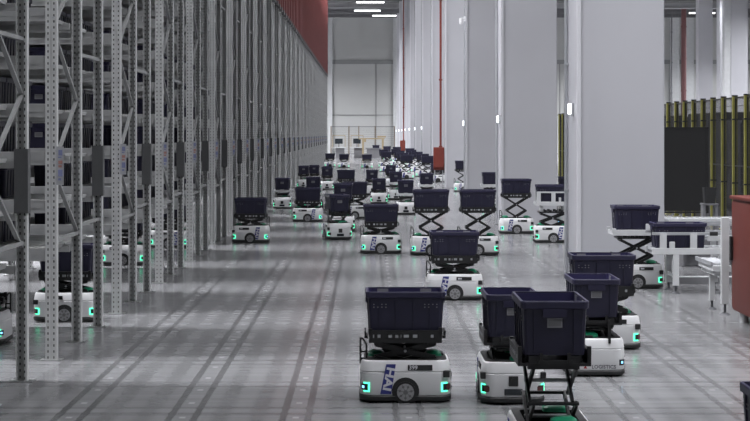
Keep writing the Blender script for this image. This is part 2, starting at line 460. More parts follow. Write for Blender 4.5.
# ------------------------------------------------------------------ storage racks
LV0, LVP, NEARZ = 0.955, 0.425, 5.90
def up_front(z0, z1):
    """Front upright: a pressed channel, web to the aisle with a groove down the middle."""
    P = [(-0.05, 0.04), (-0.05, -0.04), (-0.012, -0.04), (-0.008, -0.03), (0.008, -0.03), (0.012, -0.04), (0.05, -0.04), (0.05, 0.04),
         (0.035, 0.04), (0.035, 0.037), (0.047, 0.037), (0.047, -0.036), (-0.047, -0.036), (-0.047, 0.037), (-0.035, 0.037), (-0.035, 0.04)]
    return MB().prism(P, 'z', z0, z1).mesh('upright', 'perforated')
def up_back(z0, z1):
    """Other uprights: open side to the near aisle, inside of the channel in view."""
    P = [(-0.045, -0.04), (-0.03, -0.04), (-0.03, -0.036), (-0.041, -0.036), (-0.041, 0.036), (0.041, 0.036), (0.041, -0.036), (0.022, -0.036),
         (0.022, -0.04), (0.045, -0.04), (0.045, 0.04), (-0.045, 0.04)]
    return MB().prism(P, 'z', z0, z1).mesh('upright', 'perforated')
UF, UB = up_front(0.008, NEARZ), up_back(0.008, NEARZ)
FOOT = MB().box(0, 0, 0.004, 0.19, 0.15, 0.008).cyl((-0.075, 0.05, 0.006), (-0.075, 0.05, 0.02), 0.01, 6).cyl((0.075, -0.05, 0.006), (0.075, -0.05, 0.02), 0.01, 6).mesh('foot_plate', 'steel')
MAST = MB().box(0, 0, (NEARZ + 11.2) / 2, 0.13, 0.30, 11.2 - NEARZ, 0, 0.012).mesh('red_mast', 'red_mast')
MASTCAP = MB().box(0, 0, NEARZ + 0.04, 0.15, 0.33, 0.14).mesh('mast_shoe', 'steel_dark')
BL = 2.2
BEAM = MB().box(-1.13, 0, -0.032, 2.15, 0.04, 0.062).box(-1.13, -0.023, -0.012, 2.15, 0.008, 0.02).mesh('beam', 'shelf')
FBEAM = MB().box(-1.13, -0.004, 0.022, 2.15, 0.036, 0.072).box(-1.13, 0.004, -0.037, 2.15, 0.03, 0.048).box(-1.13, -0.02, 0.052, 2.15, 0.012, 0.012).mesh('beam', 'shelf')
PANELB = MB()
for i in range(3):
    PANELB.box(-BL / 2 - 0.06, 0.2 + i * 0.41, -0.010, BL - 0.12, 0.36, 0.018)
PANEL = PANELB.box(-BL / 2 - 0.06, 0.61, -0.028, BL - 0.12, 1.10, 0.014).mesh('shelf_panel', 'shelf')
BOLT = MB().cyl((0, -0.046, 0), (0, -0.038, 0), 0.011, 6).mesh('bolt', 'rail')
def brace_mesh(dz):
    return MB().bar((0, 0.03, 0), (0, 1.19, dz), 0.034, 0.022, up=(1, 0, 0)).mesh('brace', 'brace')
BRU, BRD, BRH = brace_mesh(0.62), brace_mesh(-0.62), MB().bar((0, 0.03, 0), (0, 1.19, 0), 0.04, 0.03, up=(1, 0, 0)).mesh('brace', 'brace')
SIGN = MB().box(0.082, -0.046, 1.72, 0.064, 0.006, 0.34)
SIGN.box(0.085, -0.0495, 1.835, 0.034, 0.002, 0.05, 1).box(0.08, -0.0495, 1.795, 0.03, 0.002, 0.012, 1)
SIGN.box(0.085, -0.0495, 1.75, 0.036, 0.002, 0.03, 2).box(0.082, -0.0495, 1.715, 0.03, 0.002, 0.02, 2)
SIGN.box(0.085, -0.0495, 1.655, 0.040, 0.002, 0.06, 1).box(0.08, -0.0495, 1.60, 0.026, 0.002, 0.02, 1)
SIGN.box(0.055, -0.041, 1.85, 0.03, 0.006, 0.02).box(0.055, -0.041, 1.60, 0.03, 0.006, 0.02)
SIGN = SIGN.mesh('rack_sign', 'rail', 'sign_blue', 'sign_red')
GUARDP = MB().box(0, -0.048, 1.62, 0.115, 0.012, 0.52, 0, 0.004).box(0.052, -0.0, 1.62, 0.012, 0.09, 0.52, 0, 0.004).mesh('guard_plate', 'steel_dark')

def tote_body_mesh(simple=False):
    b = MB()
    R = [rrect(0.53, 0.35, 0.02, 0, 2), rrect(0.562, 0.372, 0.022, 0.285, 2), rrect(0.562, 0.372, 0.022, 0.325, 2),
         rrect(0.55, 0.36, 0.02, 0.325, 2), rrect(0.515, 0.335, 0.02, 0.012, 2)]
    b.rings(R[:4], True, False, 0)
    b.rings(R[3:], False, True, 1)
    if not simple:
        for sy in (-1, 1):
            for x in (-0.19, -0.065, 0.065, 0.19):
                b.bar((x, sy * 0.179, 0.02), (x, sy * 0.188, 0.285), 0.012, 0.012, 0, up=(1, 0, 0))
        for sx in (-1, 1):
            for y in (-0.115, 0.115):
                b.bar((sx * 0.268, y, 0.02), (sx * 0.283, y, 0.285), 0.012, 0.012, 0, up=(0, 1, 0))
    return b.mesh('tote', 'navy', 'navy_in')
def rim_mesh():
    b = MB()
    b.rings([rrect(0.565, 0.375, 0.022, 0.284, 3), rrect(0.595, 0.398, 0.03, 0.290, 3), rrect(0.60, 0.40, 0.03, 0.328, 3), rrect(0.594, 0.394, 0.028, 0.335, 3),
             rrect(0.556, 0.366, 0.02, 0.335, 3), rrect(0.550, 0.360, 0.02, 0.30, 3)], False, False)
    for sx in (-1, 1):
        b.box(sx * 0.292, 0, 0.262, 0.012, 0.14, 0.05)
    return b.mesh('rim', 'navy_rim')
TOTE_Z = 0.94
def squash(me):
    me.transform(Matrix.Diagonal((1, 1, TOTE_Z, 1))); return me
TB, TR = squash(tote_body_mesh()), squash(rim_mesh())
TSIMPLE = MB()
TSIMPLE.rings([rrect(0.53, 0.35, 0.02, 0, 1), rrect(0.562, 0.372, 0.02, 0.285, 1), rrect(0.60, 0.40, 0.02, 0.287, 1), rrect(0.60, 0.40, 0.02, 0.335, 1), rrect(0.55, 0.36, 0.02, 0.335, 1), rrect(0.52, 0.34, 0.02, 0.02, 1)], True, True)
TSIMPLE = squash(TSIMPLE.mesh('tote', 'navy'))
def label_mesh(sx):
    b = MB()
    b.box(sx * 0.2815, 0.0, 0.20, 0.005, 0.088, 0.058, 1).box(sx * 0.2835, 0.0, 0.20, 0.004, 0.072, 0.042, 0)
    return squash(b.mesh('label', 'label', 'label_edge'))
TL = [label_mesh(1), label_mesh(-1)]
TIL = []
for sy in (-1, 1):
    for x in (-0.165, 0.165):
        TIL.append(squash(MB().box(x, sy * 0.1785, 0.30, 0.085, 0.003, 0.045).mesh('inner_label', 'label_edge')))
TVENT = []
for sy in (-1, 1):
    b = MB()
    for g in (-1, 1):
        for i in range(4):
            for j in range(2):
                if (i + j * 2 + g) % 5 != 0:
                    b.box(g * 0.19 + (i - 1.5) * 0.03, sy * 0.1865, 0.235 - j * 0.022, 0.009, 0.004, 0.007)
    TVENT.append(squash(b.mesh('vent_dots', 'label_edge')))  # pale dots paint the light showing in the small vents
def tote(loc, rz, label, group, detail=2, scale=None):
    if detail == 0:
        return tag(obj('tote', TSIMPLE, None, loc, rz), label, 'tote', group)
    t = tag(obj('tote', TB, None, loc, rz, scale), label, 'tote', group)
    obj('rim', TR, t)
    if detail > 1:
        for me in TL: tag(obj('label', me, t), 'grey paper label in a pale holder')
    if detail > 2:
        for me in TIL: obj('inner_label', me, t)
        for me in TVENT: tag(obj('vent_dots', me, t), kind='stuff')
    return t

ROWNAME = lambda k: 'cut-off rack row before the first full one' if k < 0 else '%s full rack row from the camera' % nth[k]
NTOTE = 0
for k in range(-1, 26):
    y0 = ROW0 + PITCH * k
    rk = empty('storage_rack', (RX, y0, 0), 'tall grey steel storage rack with red masts, %s' % ROWNAME(k), 'rack', 'storage racks along the aisle')
    for fx in ((0, -2.26) if k < 6 else (0,)):
        for i, yy in enumerate((0, 1.22, DEPTH)):
            u = obj('upright', UF if i == 0 else UB, rk, (fx, yy, 0))
            obj('foot_plate', FOOT, u)
            if fx == 0:
                mt = tag(obj('red_mast', MAST, rk, (0.02, yy, 0)), 'red upper mast')
                obj('mast_shoe', MASTCAP, mt)
                if i == 2:
                    tag(obj('guard_plate', GUARDP, rk, (0, yy, 0)), 'dark guard plate')
                if i == 0:
                    tag(obj('rack_sign', SIGN, rk, (0, yy, 0)), 'pale sign with blue and red marks')
    # zig-zag braces of the end frame, and its level ties
    zn, up = 1.08, False
    obj('brace', BRH, rk, (0, 0, 1.05))
    z = 1.08
    top = 5.7
    while z + 0.62 < top:          # rear node -> front node -> rear node
        obj('brace', BRD, rk, (0, 0, z + 0.62)); z += 0.62
        if k < 0: obj('brace', BRD, rk, (0, 1.22, z))
        if z + 0.62 < top:
            if k < 0: obj('brace', BRU, rk, (0, 1.22, z))
            obj('brace', BRU, rk, (0, 0, z)); z += 0.62
    for z in (1.12, 2.77, 4.42):
        obj('brace', BRH, rk, (0, 1.22, z))
    # shelves
    nvis = {-1: 7, 0: 7, 1: 8, 2: 9, 3: 10, 4: 11, 5: 11}.get(k, 0)
    nall = 23
    if nvis:
        for i in range(nvis):
            z = LV0 + LVP * i
            for yy in (-0.0, 1.15, 1.29, DEPTH):
                bo = obj('beam', BEAM if yy else FBEAM, rk, (0, yy, z - 0.020))
            for yy in (0, 1.22):
                obj('shelf_panel', PANEL, rk, (0, yy, z))
            for yy in (0, 1.22, DEPTH):
                obj('bolt', BOLT, rk, (0.022, yy, z - 0.05))
    hi = MB()
    for i in range(nvis, nall):
        z = LV0 + LVP * i
        if z > 10.8: break
        for yy in (0, 1.22, DEPTH):
            hi.box(-1.1 - 0.06, yy, z - 0.053, 2.05, 0.04, 0.06)
        hi.box(-1.1 - 0.06, 0.61, z - 0.01, 2.05, 1.1, 0.02).box(-1.1 - 0.06, 1.83, z - 0.01, 2.05, 1.1, 0.02)
    if hi.v:
        tag(obj('upper_shelves', hi.mesh('upper_shelves', 'shelf'), rk), kind='stuff')
    # totes: the ones the photograph shows singly are things
    def spots(i):
        out = []
        for j, dy in enumerate((0.337, 0.942, 1.547, 2.152)):
            for cidx, dx in enumerate((-0.88, -1.33, -1.78)):
                if k == -1 and not (j >= 2 and cidx < 1): continue
                if k == 0 and cidx == 2: continue
                if k == 1 and cidx > (2 if j == 0 else 0): continue
                if k in (2, 3) and cidx > (1 if j == 0 else 0): continue
                if k in (4, 5) and (cidx > 0 or j > 2): continue
                out.append((j, cidx, dy, dx))
        return out
    for i in range(nvis):
        z = LV0 + LVP * i
        for j, cidx, dy, dx in spots(i):
            if random.random() < 0.07: continue
            lab = 'navy tote, %s shelf, %s rack row, %s from row front, %s' % (nth[i], nth[k] + ' full' if k >= 0 else 'cut-off', nth[j], ('end column', 'next inward', 'third inward')[cidx])
            tote((RX + dx, y0 + dy, z), -PI / 2, lab, 'totes stored in the racks', 1 if (k > 1 or j > 0) else 2)
            NTOTE += 1
    st = MB()
    for i in range(nvis, nall):
        z = LV0 + LVP * i
        if z > 10.4: break
        for dy in (0.337, 0.942, 1.547, 2.152):
            for dx in ((-0.88,) if k > 8 else (-0.88, -1.33)):
                if random.random() < 0.08: continue
                st.box(RX + dx, y0 + dy, z + 0.147, 0.36, 0.55, 0.285)
                st.box(RX + dx, y0 + dy, z + 0.306, 0.40, 0.58, 0.048)
    # the columns deeper in the row, out of sight of the main aisle
    for i in range(nall - 1):
        z = LV0 + LVP * i
        if z > 10.4: break
        if k < 1: continue
        for dy in (0.61, 1.83):
            st.box(RX - 2.19, y0 + dy, z + 0.163, 0.36, 1.06, 0.32)
    if st.v:
        tag(obj('stored_totes', st.mesh('stored_totes', 'navy')), 'dark totes filling the shelves of the %s' % ROWNAME(k), 'totes', 'totes stored in the racks', 'stuff')

# ------------------------------------------------------------------ transport robots
RL, RW, RR = 0.68, 0.47, 0.10
def shell_mesh():
    R = [rrect(RL, RW, RR, 0.055, 6, 0.006), rrect(RL, RW, RR, 0.066, 6, 0.0), rrect(RL, RW, RR, 0.222, 6, 0.0), rrect(RL, RW, RR, 0.226, 6, 0.005),
         rrect(RL, RW, RR, 0.232, 6, 0.005), rrect(RL, RW, RR, 0.236, 6, 0.001), rrect(RL, RW, RR, 0.290, 6, 0.008), rrect(RL, RW, RR, 0.308, 6, 0.016),
         rrect(RL, RW, RR, 0.314, 6, 0.028), rrect(RL, RW, RR, 0.312, 6, 0.036), rrect(RL, RW, RR, 0.29, 6, 0.040)]
    return MB().rings(R, True, False).mesh('body', 'white', smooth=True)
def bumper_mesh():
    R = [rrect(RL, RW, RR, 0.014, 6, 0.008), rrect(RL, RW, RR, 0.020, 6, -0.004), rrect(RL, RW, RR, 0.046, 6, -0.006), rrect(RL, RW, RR, 0.058, 6, 0.003)]
    return MB().rings(R, True, True).mesh('bumper', 'black', smooth=True)
def deck_mesh():
    n = 5
    out = rrect(RL, RW, RR, 0.300, n, 0.024)
    b = MB().rings([out, rrect(RL, RW, RR, 0.318, n, 0.030), rrect(0.46, 0.32, 0.03, 0.318, n), rrect(0.46, 0.32, 0.03, 0.185, n)], False, True)
    for sx in (-1, 1):
        b.box(sx * 0.27, 0.09, 0.325, 0.05, 0.12, 0.02, 0, 0.006)
    return b.mesh('deck', 'black')
SHELL, BUMPER, DECK = shell_mesh(), bumper_mesh(), deck_mesh()
COVER = MB()
COVER = COVER.rings([rrect(0.13, 0.16, 0.03, 0.316, 3), rrect(0.12, 0.15, 0.03, 0.338, 3, 0.0), rrect(0.07, 0.10, 0.02, 0.356, 3)], True, True).mesh('spring_cover', 'green_cover', smooth=True)
def arch_mesh(sy):
    P = []
    for i in range(21):
        a = math.radians(-48 + 276 * i / 20)
        P.append((0.102 * math.cos(a), max(0.012, 0.088 + 0.102 * math.sin(a))))
    return MB().prism(P, 'y', sy * (RW / 2 - 0.02), sy * (RW / 2 + 0.004)).mesh('wheel_arch', 'black')
def wheel_mesh(sy):
    b = MB().cyl((0, sy * (RW / 2 - 0.03), 0.081), (0, sy * (RW / 2 + 0.009), 0.081), 0.079, 24)
    return b.mesh('wheel', 'black_metal', smooth=True)
def hub_mesh(sy):
    y = sy * (RW / 2 + 0.009)
    b = MB().cyl((0, y, 0.081), (0, y + sy * 0.004, 0.081), 0.064, 24, 0)
    for i in range(7):
        a = 2 * PI * i / 7 + 0.2
        c, s_ = math.cos(a), math.sin(a)
        b.cyl((0.043 * c, y, 0.081 + 0.043 * s_), (0.043 * c, y + sy * 0.006, 0.081 + 0.043 * s_), 0.010, 6, 1)
        b.bar((0.02 * c, y + sy * 0.004, 0.081 + 0.02 * s_), (0.064 * c, y + sy * 0.004, 0.081 + 0.064 * s_), 0.006, 0.004, 1, up=(0, 1, 0))
    b.cyl((0, y, 0.081), (0, y + sy * 0.008, 0.081), 0.018, 10, 1)
    return b.mesh('hub_cap', 'hub', 'hub_dark')
ARCH = [arch_mesh(-1), arch_mesh(1)]
WHEEL = [wheel_mesh(-1), wheel_mesh(1)]
HUB = [hub_mesh(-1), hub_mesh(1)]

def arc_pt(t, off):
    """A point (x, y) along the front corner on the -y side: t in metres from the corner's middle, + towards the side, off outwards."""
    half = PI / 4 * RR
    cx, cy = RL / 2 - RR, -RW / 2 + RR
    if abs(t) <= half:
        a = -PI / 4 - t / RR
        return (cx + (RR + off) * math.cos(a), cy + (RR + off) * math.sin(a))
    if t > 0:
        return (cx - (t - half), -RW / 2 - off)
    return (RL / 2 + off, cy + (-t - half))
def strip(b, t0, t1, z0, z1, off, mi=0, n=5):
    vs, fs = [], []
    for i in range(n + 1):
        t = t0 + (t1 - t0) * i / n
        x, y = arc_pt(t, off); xi, yi = arc_pt(t, -0.01)
        vs += [(x, y, z0), (x, y, z1), (xi, yi, z1), (xi, yi, z0)]
    for i in range(n):
        o = 4 * i
        for j in range(4):
            fs.append((o + j, o + 4 + j, o + 4 + (j + 1) % 4, o + (j + 1) % 4))
    fs += [(0, 1, 2, 3), (4 * n + 3, 4 * n + 2, 4 * n + 1, 4 * n)]
    b.add(vs, fs, mi)
def corner(sx, sy, build, *mats):
    b = MB(); build(b)
    b.v = [(x * sx, -y * sy, z) for x, y, z in b.v]
    return b.mesh('corner_light', *mats)
ZL0, ZL1 = 0.082, 0.152
def glow(b):
    strip(b, 0.040, 0.052, ZL0, ZL1, 0.004)
    strip(b, 0.0, 0.035, ZL1 - 0.010, ZL1, 0.004)
    strip(b, 0.0, 0.035, ZL0, ZL0 + 0.010, 0.004)
def lens(b):
    strip(b, -0.030, 0.039, ZL0 + 0.011, ZL1 - 0.011, 0.003)
def led_blue(b):
    strip(b, -0.012, 0.008, 0.108, 0.126, 0.006)
CORNERS = [(1, -1), (1, 1), (-1, -1), (-1, 1)]
GLOW = [corner(sx, sy, glow, 'green_light') for sx, sy in CORNERS]
LENS = [corner(sx, sy, lens, 'screen') for sx, sy in CORNERS]
def lens_red(b):
    strip(b, -0.035, 0.008, ZL0 + 0.018, ZL1 - 0.018, 0.005)
LED = [corner(sx, sy, lens_red if sx > 0 else led_blue, 'red_lens' if sx > 0 else 'blue_led') for sx, sy in CORNERS]

SENSOR = MB().box(RL / 2 + 0.003, 0, 0.175, 0.014, 0.07, 0.075, 0, 0.004).cyl((RL / 2 + 0.008, 0, 0.178), (RL / 2 + 0.014, 0, 0.178), 0.02, 12).mesh('front_sensor', 'black')
CAMBAR = MB().box(RL / 2 + 0.002, 0, 0.094, 0.012, 0.135, 0.048, 0, 0.005).cyl((RL / 2 + 0.006, -0.03, 0.094), (RL / 2 + 0.011, -0.03, 0.094), 0.012, 10).cyl((RL / 2 + 0.006, 0.03, 0.094), (RL / 2 + 0.011, 0.03, 0.094), 0.012, 10).mesh('camera_bar', 'screen')
SIDESENSOR = [MB().box(RL / 2 - 0.035, s_ * (RW / 2 - 0.012), 0.215, 0.05, 0.04, 0.05, 0, 0.006).mesh('side_sensor', 'black') for s_ in (-1, 1)]
def bracket_mesh():
    b = MB()
    x0 = -RL / 2 + 0.004
    for y in (-0.10,):
        b.box(x0, y, 0.37, 0.014, 0.02, 0.19)
        b.box(x0 + 0.046, y, 0.345, 0.014, 0.02, 0.14)
        b.bar((x0 - 0.006, y, 0.465), (x0 + 0.02, y, 0.465), 0.02, 0.012)
        b.bar((x0 + 0.018, y, 0.466), (x0 + 0.05, y, 0.41), 0.02, 0.012)
        b.box(x0 + 0.024, y, 0.365, 0.05, 0.02, 0.012).box(x0 + 0.024, y, 0.305, 0.05, 0.02, 0.03)
    return b.mesh('rear_bracket', 'black_metal')
BRACKET = bracket_mesh()
def side_decals(s_):
    """Banner, plate: viewer coordinates u to the viewer's right, flipped so the far side reads the right way."""
    fy = s_ * (RW / 2 + 0.0015)
    U = lambda u: u if s_ < 0 else -u
    sh = 0.0 if s_ < 0 else 0.255
    top = [(-0.143 + sh, 0.288), (-0.072 + sh, 0.288)]
    bot = [(-0.106 + sh, 0.066), (-0.188 + sh, 0.066)]
    mid = lambda p, q, t: (p[0] + (q[0] - p[0]) * t, p[1] + (q[1] - p[1]) * t)
    P = [(U(a), z) for a, z in (top + bot)]
    ban = MB().prism(P, 'y', fy - s_ * 0.004, fy + s_ * 0.001).mesh('logo_banner', 'blue')
    P = [(U(0.018 if s_ < 0 else -0.20), 0.282), (U(0.200 if s_ < 0 else -0.018), 0.282), (U(0.200 if s_ < 0 else -0.018), 0.242), (U(0.018 if s_ < 0 else -0.20), 0.242)]
    plate = MB().prism(P, 'y', fy - s_ * 0.009, fy + s_ * 0.001).mesh('number_plate', 'black')
    rot = Matrix.Rotation(PI if s_ > 0 else 0, 4, 'Z') @ Matrix.Rotation(PI / 2, 4, 'X')
    tl = baked(text_mesh('HAI', 0.084, 'letter', 0.003), Matrix.Translation((U(-0.126 + sh), fy + s_ * 0.001, 0.178)) @ rot @ Matrix.Rotation(-PI / 2 - 0.19, 4, 'Z') @ Matrix.Diagonal((1.3, 1.0, 1, 1)))
    bars = MB()
    for i, (u, wd) in enumerate(((0.042, 0.012), (0.058, 0.012), (0.074, 0.012))):
        bars.box(U(u if s_ < 0 else u - 0.218), fy + s_ * 0.001, 0.262, wd, 0.002, 0.020)
    bars = bars.mesh('plate_marks', 'letter')
    num = baked(text_mesh('399', 0.043, 'letter', 0.0012), Matrix.Translation((U(0.058), fy + s_ * 0.001, 0.262)) @ rot) if s_ < 0 else None
    return ban, plate, tl, bars, num
DEC = [side_decals(-1), side_decals(1)]
REARTEXT = baked(text_mesh('LOGISTICS', 0.042, 'letter_dark', 0.0008), Matrix.Translation((-RL / 2 - 0.002, -0.052, 0.082)) @ Matrix.Rotation(-PI / 2, 4, 'Z') @ Matrix.Rotation(PI / 2, 4, 'X'))
REARMARK = MB().prism([(0.115, 0.070), (0.085, 0.070), (0.10, 0.098)], 'x', -RL / 2 - 0.002, -RL / 2 + 0.004).mesh('arrow_mark', 'letter_red')

LINK = 0.46
def scissor(zt, full):
    """Two-stage scissor lift from the deck (0.20) up to the underside of the tray at zt."""
    z0 = 0.20
    dz = (zt - z0 - 0.03) / 2
    dx = math.sqrt(max(LINK * LINK - dz * dz, 0.01)) / 2
    arms = []
    for y in (-0.125, 0.125):
        for st in range(2):
            za, zb = z0 + 0.015 + st * dz, z0 + 0.015 + (st + 1) * dz
            for sg in (-1, 1):
                arms.append(MB().bar((-sg * dx, y + sg * 0.011, za), (sg * dx, y + sg * 0.011, zb), 0.016, 0.034 if dz > 0.16 else 0.040, 0).mesh('scissor_arm', 'black_metal'))
    rods = []
    for z, xs in ((z0 + 0.015, (-dx, dx)), (z0 + 0.015 + dz, (-dx, dx)), (z0 + 0.015 + 2 * dz, (-dx, dx)), (z0 + 0.015 + dz / 2, (0,)), (z0 + 0.015 + 1.5 * dz, (0,))):
        for x in xs:
            rods.append(MB().cyl((x, -0.15, z), (x, 0.15, z), 0.011, 8).mesh('pivot_rod', 'rail' if len(xs) == 1 else 'black_metal'))
    return arms, rods
def tray_mesh():
    """Black comb-sided tote tray: gaps between the posts along both long sides."""
    b = MB()
    b.box(0, 0, 0.008, 0.545, 0.38, 0.016)
    for sy in (-1, 1):
        y = sy * 0.201
        b.box(0, y, 0.018, 0.545, 0.022, 0.036).box(0, y, 0.079, 0.545, 0.022, 0.030)
        u = lambda p: -0.2725 + 0.545 * (p - 140) / 475.0
        prev = 140
        for a, c_ in ((165, 176), (195, 217), (265, 292), (310, 332), (345, 353), (365, 401), (425, 457), (545, 562)):
            b.box((u(prev) + u(a)) / 2, y, 0.05, u(a) - u(prev), 0.022, 0.034)
            prev = c_
        b.box((u(prev) + u(615)) / 2, y, 0.05, u(615) - u(prev), 0.022, 0.034)
        for p in ((178, 193), (300, 308), (405, 420)):
            b.box((u(p[0]) + u(p[1])) / 2, sy * 0.185, 0.039, 0.018, 0.04, 0.044)
        b.box(0.262, y, 0.090, 0.03, 0.022, 0.05).box(-0.262, y, 0.085, 0.03, 0.022, 0.04)
        for x in (-0.20, 0.0, 0.20):
            b.box(x, sy * 0.14, 0.0385, 0.03, 0.05, 0.047)
    for sx in (-1, 1):
        b.box(sx * 0.255, 0.12, 0.03, 0.03, 0.06, 0.06).box(sx * 0.255, -0.12, 0.03, 0.03, 0.06, 0.06)
        b.box(sx * 0.20, 0, -0.012, 0.06, 0.30, 0.024)
    return b.mesh('tray', 'black_metal')
TRAY = tray_mesh()
GAP_BLOCKS = MB()
for sy in (-1, 1):
    for a_, c_ in ((166, 175), (196, 216), (266, 291), (311, 331), (346, 352), (366, 400), (426, 456), (541, 561)):
        GAP_BLOCKS.box(-0.2725 + 0.545 * ((a_ + c_) / 2 - 140) / 475.0, sy * 0.2025, 0.05, 0.545 * (c_ - a_) / 475.0 - 0.002, 0.02, 0.02)
GAP_BLOCKS = GAP_BLOCKS.mesh('gap_blocks', 'rail')  # pale blocks set into the gaps of the tray sides
GUIDE = [MB().box(sx * 0.29, 0, 0.03, 0.02, 0.20, 0.02).box(sx * 0.30, 0.08, 0.05, 0.012, 0.02, 0.06).box(sx * 0.30, -0.08, 0.05, 0.012, 0.02, 0.06).mesh('end_stop', 'black_metal') for sx in (-1, 1)]
def carriage_mesh():
    b = MB().box(0, 0, 0.012, 0.50, 0.34, 0.024)
    for x in (-0.16, -0.06, 0.05, 0.14):
        b.box(x, -0.16, 0.035, 0.05, 0.03, 0.05).box(x, 0.16, 0.035, 0.05, 0.03, 0.05)
    return b.mesh('carriage', 'black_metal')
CARR = carriage_mesh()
def roller_rail(sy, frame):
    b = MB()
    y = sy * 0.225
    b.box(0, y, 0.055, 0.64, 0.025, 0.075, 0, 0.004)
    if frame:
        for x in (-0.27, 0.0, 0.27):
            b.box(x, y, 0.17, 0.075, 0.024, 0.165, 0, 0.004)
        b.box(0, y, 0.265, 0.62, 0.02, 0.028)
        b.box(-0.12, y, 0.13, 0.04, 0.022, 0.08)
    else:
        b.box(0.13, y, 0.13, 0.055, 0.02, 0.08, 0, 0.004)
        b.box(-0.31, y, 0.085, 0.05, 0.03, 0.05, 0, 0.004).box(0.31, y, 0.085, 0.05, 0.03, 0.05, 0, 0.004)
    return b.mesh('side_rail', 'white_metal')
RAILS = {fr: [roller_rail(-1, fr), roller_rail(1, fr)] for fr in (0, 1)}
ROLLER = MB().cyl((0, -0.213, 0), (0, 0.213, 0), 0.02, 8).mesh('roller', 'rail')
ENDPL = [MB().box(sx * 0.315, 0, 0.05, 0.012, 0.42, 0.05).box(sx * 0.318, 0.0, 0.085, 0.014, 0.10, 0.02).mesh('end_plate', 'white_metal') for sx in (-1, 1)]

YAW = {'A': 0.0, 'B': PI, 'F': -PI / 2, 'R': PI / 2}
GR, GT = 'transport robots on the floor', 'totes carried by robots'
SEEN = []
def robot(x, y, yaw, zt, top, label, tlabel, detail=2, number=False, lights=True, text=False, scale=None):
    """zt: height of the tray's underside; top: 0 black comb tray, 1 white roller top, 2 white roller top with a side frame."""
    r = empty('transport_robot', (x, y, 0), label, 'robot', GR, yaw)
    obj('body', SHELL, r)
    obj('bumper', BUMPER, r)
    obj('deck', DECK, r)
    for i in (0, 1):
        obj('wheel_arch', ARCH[i], r)
        wh = obj('wheel', WHEEL[i], r)
        if detail > 0: obj('hub_cap', HUB[i], wh)
        ban, plate, tl, bars, num = DEC[i]
        bo = tag(obj('logo_banner', ban, r), 'blue slanted logo banner')
        if detail > 0: tag(obj('lettering', tl, bo), 'white letters HAI')
        po = tag(obj('number_plate', plate, r), 'black number plate')
        if detail > 0: obj('lettering', num if (number and num) else bars, po)
        if detail > 0: obj('side_sensor', SIDESENSOR[i], r)
    for i in range(4):
        ln = obj('corner_light', GLOW[i] if lights else LENS[i], r)
        if lights: tag(ln, 'lit green corner light')
        if detail > 0:
            if lights: obj('lens', LENS[i], ln)
            obj('indicator', LED[i], ln)
    obj('front_sensor', SENSOR, r)
    obj('camera_bar', CAMBAR, r)
    obj('rear_bracket', BRACKET, r)
    if detail > 0:
        for sx in (-1, 1):
            tag(obj('spring_cover', COVER, r, (sx * 0.215, 0.06, 0)), 'green plastic cover')
    if text:
        tag(obj('rear_lettering', REARTEXT, r), 'grey word LOGISTICS'); tag(obj('arrow_mark', REARMARK, r), 'small red arrow mark')
    arms, rods = cached(('sc', round(zt, 3)), lambda: scissor(zt, True))
    for me in arms: obj('scissor_arm', me, r)
    if detail > 0:
        for me in rods: obj('pivot_rod', me, r)
    if top == 0:
        t = obj('tray', TRAY, r, (0, 0, zt))
        if detail > 0:
            for me in GUIDE: obj('end_stop', me, t)
            tag(obj('gap_blocks', GAP_BLOCKS, t), 'pale blocks filling the gaps in the tray side', kind='stuff')
        zb = zt + 0.064
    else:
        obj('carriage', CARR, r, (0, 0, zt))
        lift = 0.03 if top == 1 else 0.12
        fr = 1 if top == 2 else 0
        if top == 2:
            b = cached('lifter', lambda: MB().box(-0.2, 0, 0.075, 0.05, 0.3, 0.12).box(0.2, 0, 0.075, 0.05, 0.3, 0.12).mesh('lifter', 'white_metal'))
            obj('lifter', b, r, (0, 0, zt))
        p = obj('roller_top', RAILS[fr][0], r, (0, 0, zt + lift))
        obj('side_rail', RAILS[fr][1], p)
        for me in ENDPL: obj('end_plate', me, p)
        for i in range(6):
            obj('roller', ROLLER, p, (-0.25 + 0.1 * i, 0, 0.0645))
        zb = zt + lift + 0.086
    if tlabel:
        tote((x, y, zb), yaw, tlabel, GT, 3 if detail > 1 else 2)
    SEEN.append((x, y))
    return r

def put(px, by, face, zt, top, label, tlabel, **kw):
    """px, by: where the middle of the robot's near face meets the floor in the photograph; turned into metres here."""
    s = (by - HY) / 2
    yn = F / s
    half = RW / 2 if face in 'AB' else RL / 2
    x = (px - VX) / s * (yn + half * 0) / yn
    return robot(x * 1.0, yn + half, YAW[face] + kw.pop('turn', 0.0), zt, top, label, tlabel, **kw)

LOW, HIGH = 0.443, 0.70
put(405.5, 403, 'A', LOW, 0, 'white robot numbered 399 with blue banner, lift lowered, in front aisle', 'navy tote on the lowered robot numbered 399', number=True)
put(513.5, 405, 'F', 0.43, 0, 'white robot facing forward with two green lights, beside robot 399', 'navy tote on the forward-facing robot next to 399')
put(556, 482, 'F', 0.655, 0, 'robot cut off below, raised on a tall black scissor with green covers', 'nearest open navy tote with grey label, raised on a tall scissor')
put(597.5, 377, 'R', 0.42, 0, 'white robot showing its back with the word LOGISTICS', 'navy tote with grey label on the robot marked LOGISTICS', lights=False, text=True)
put(605, 350, 'A', 0.495, 0, 'white robot with one green light just behind the LOGISTICS robot', 'long side of a navy tote behind the LOGISTICS robot')
put(455, 300.5, 'A', LOW, 0, 'white robot with lowered tote below the pair of raised totes', 'navy tote on the lowered robot below the raised pair')
put(431.5, 255.5, 'A', HIGH, 0, 'robot with raised scissor, beside the hose box side of a raised pair', 'raised navy tote, the one of the pair nearer the red hose box')
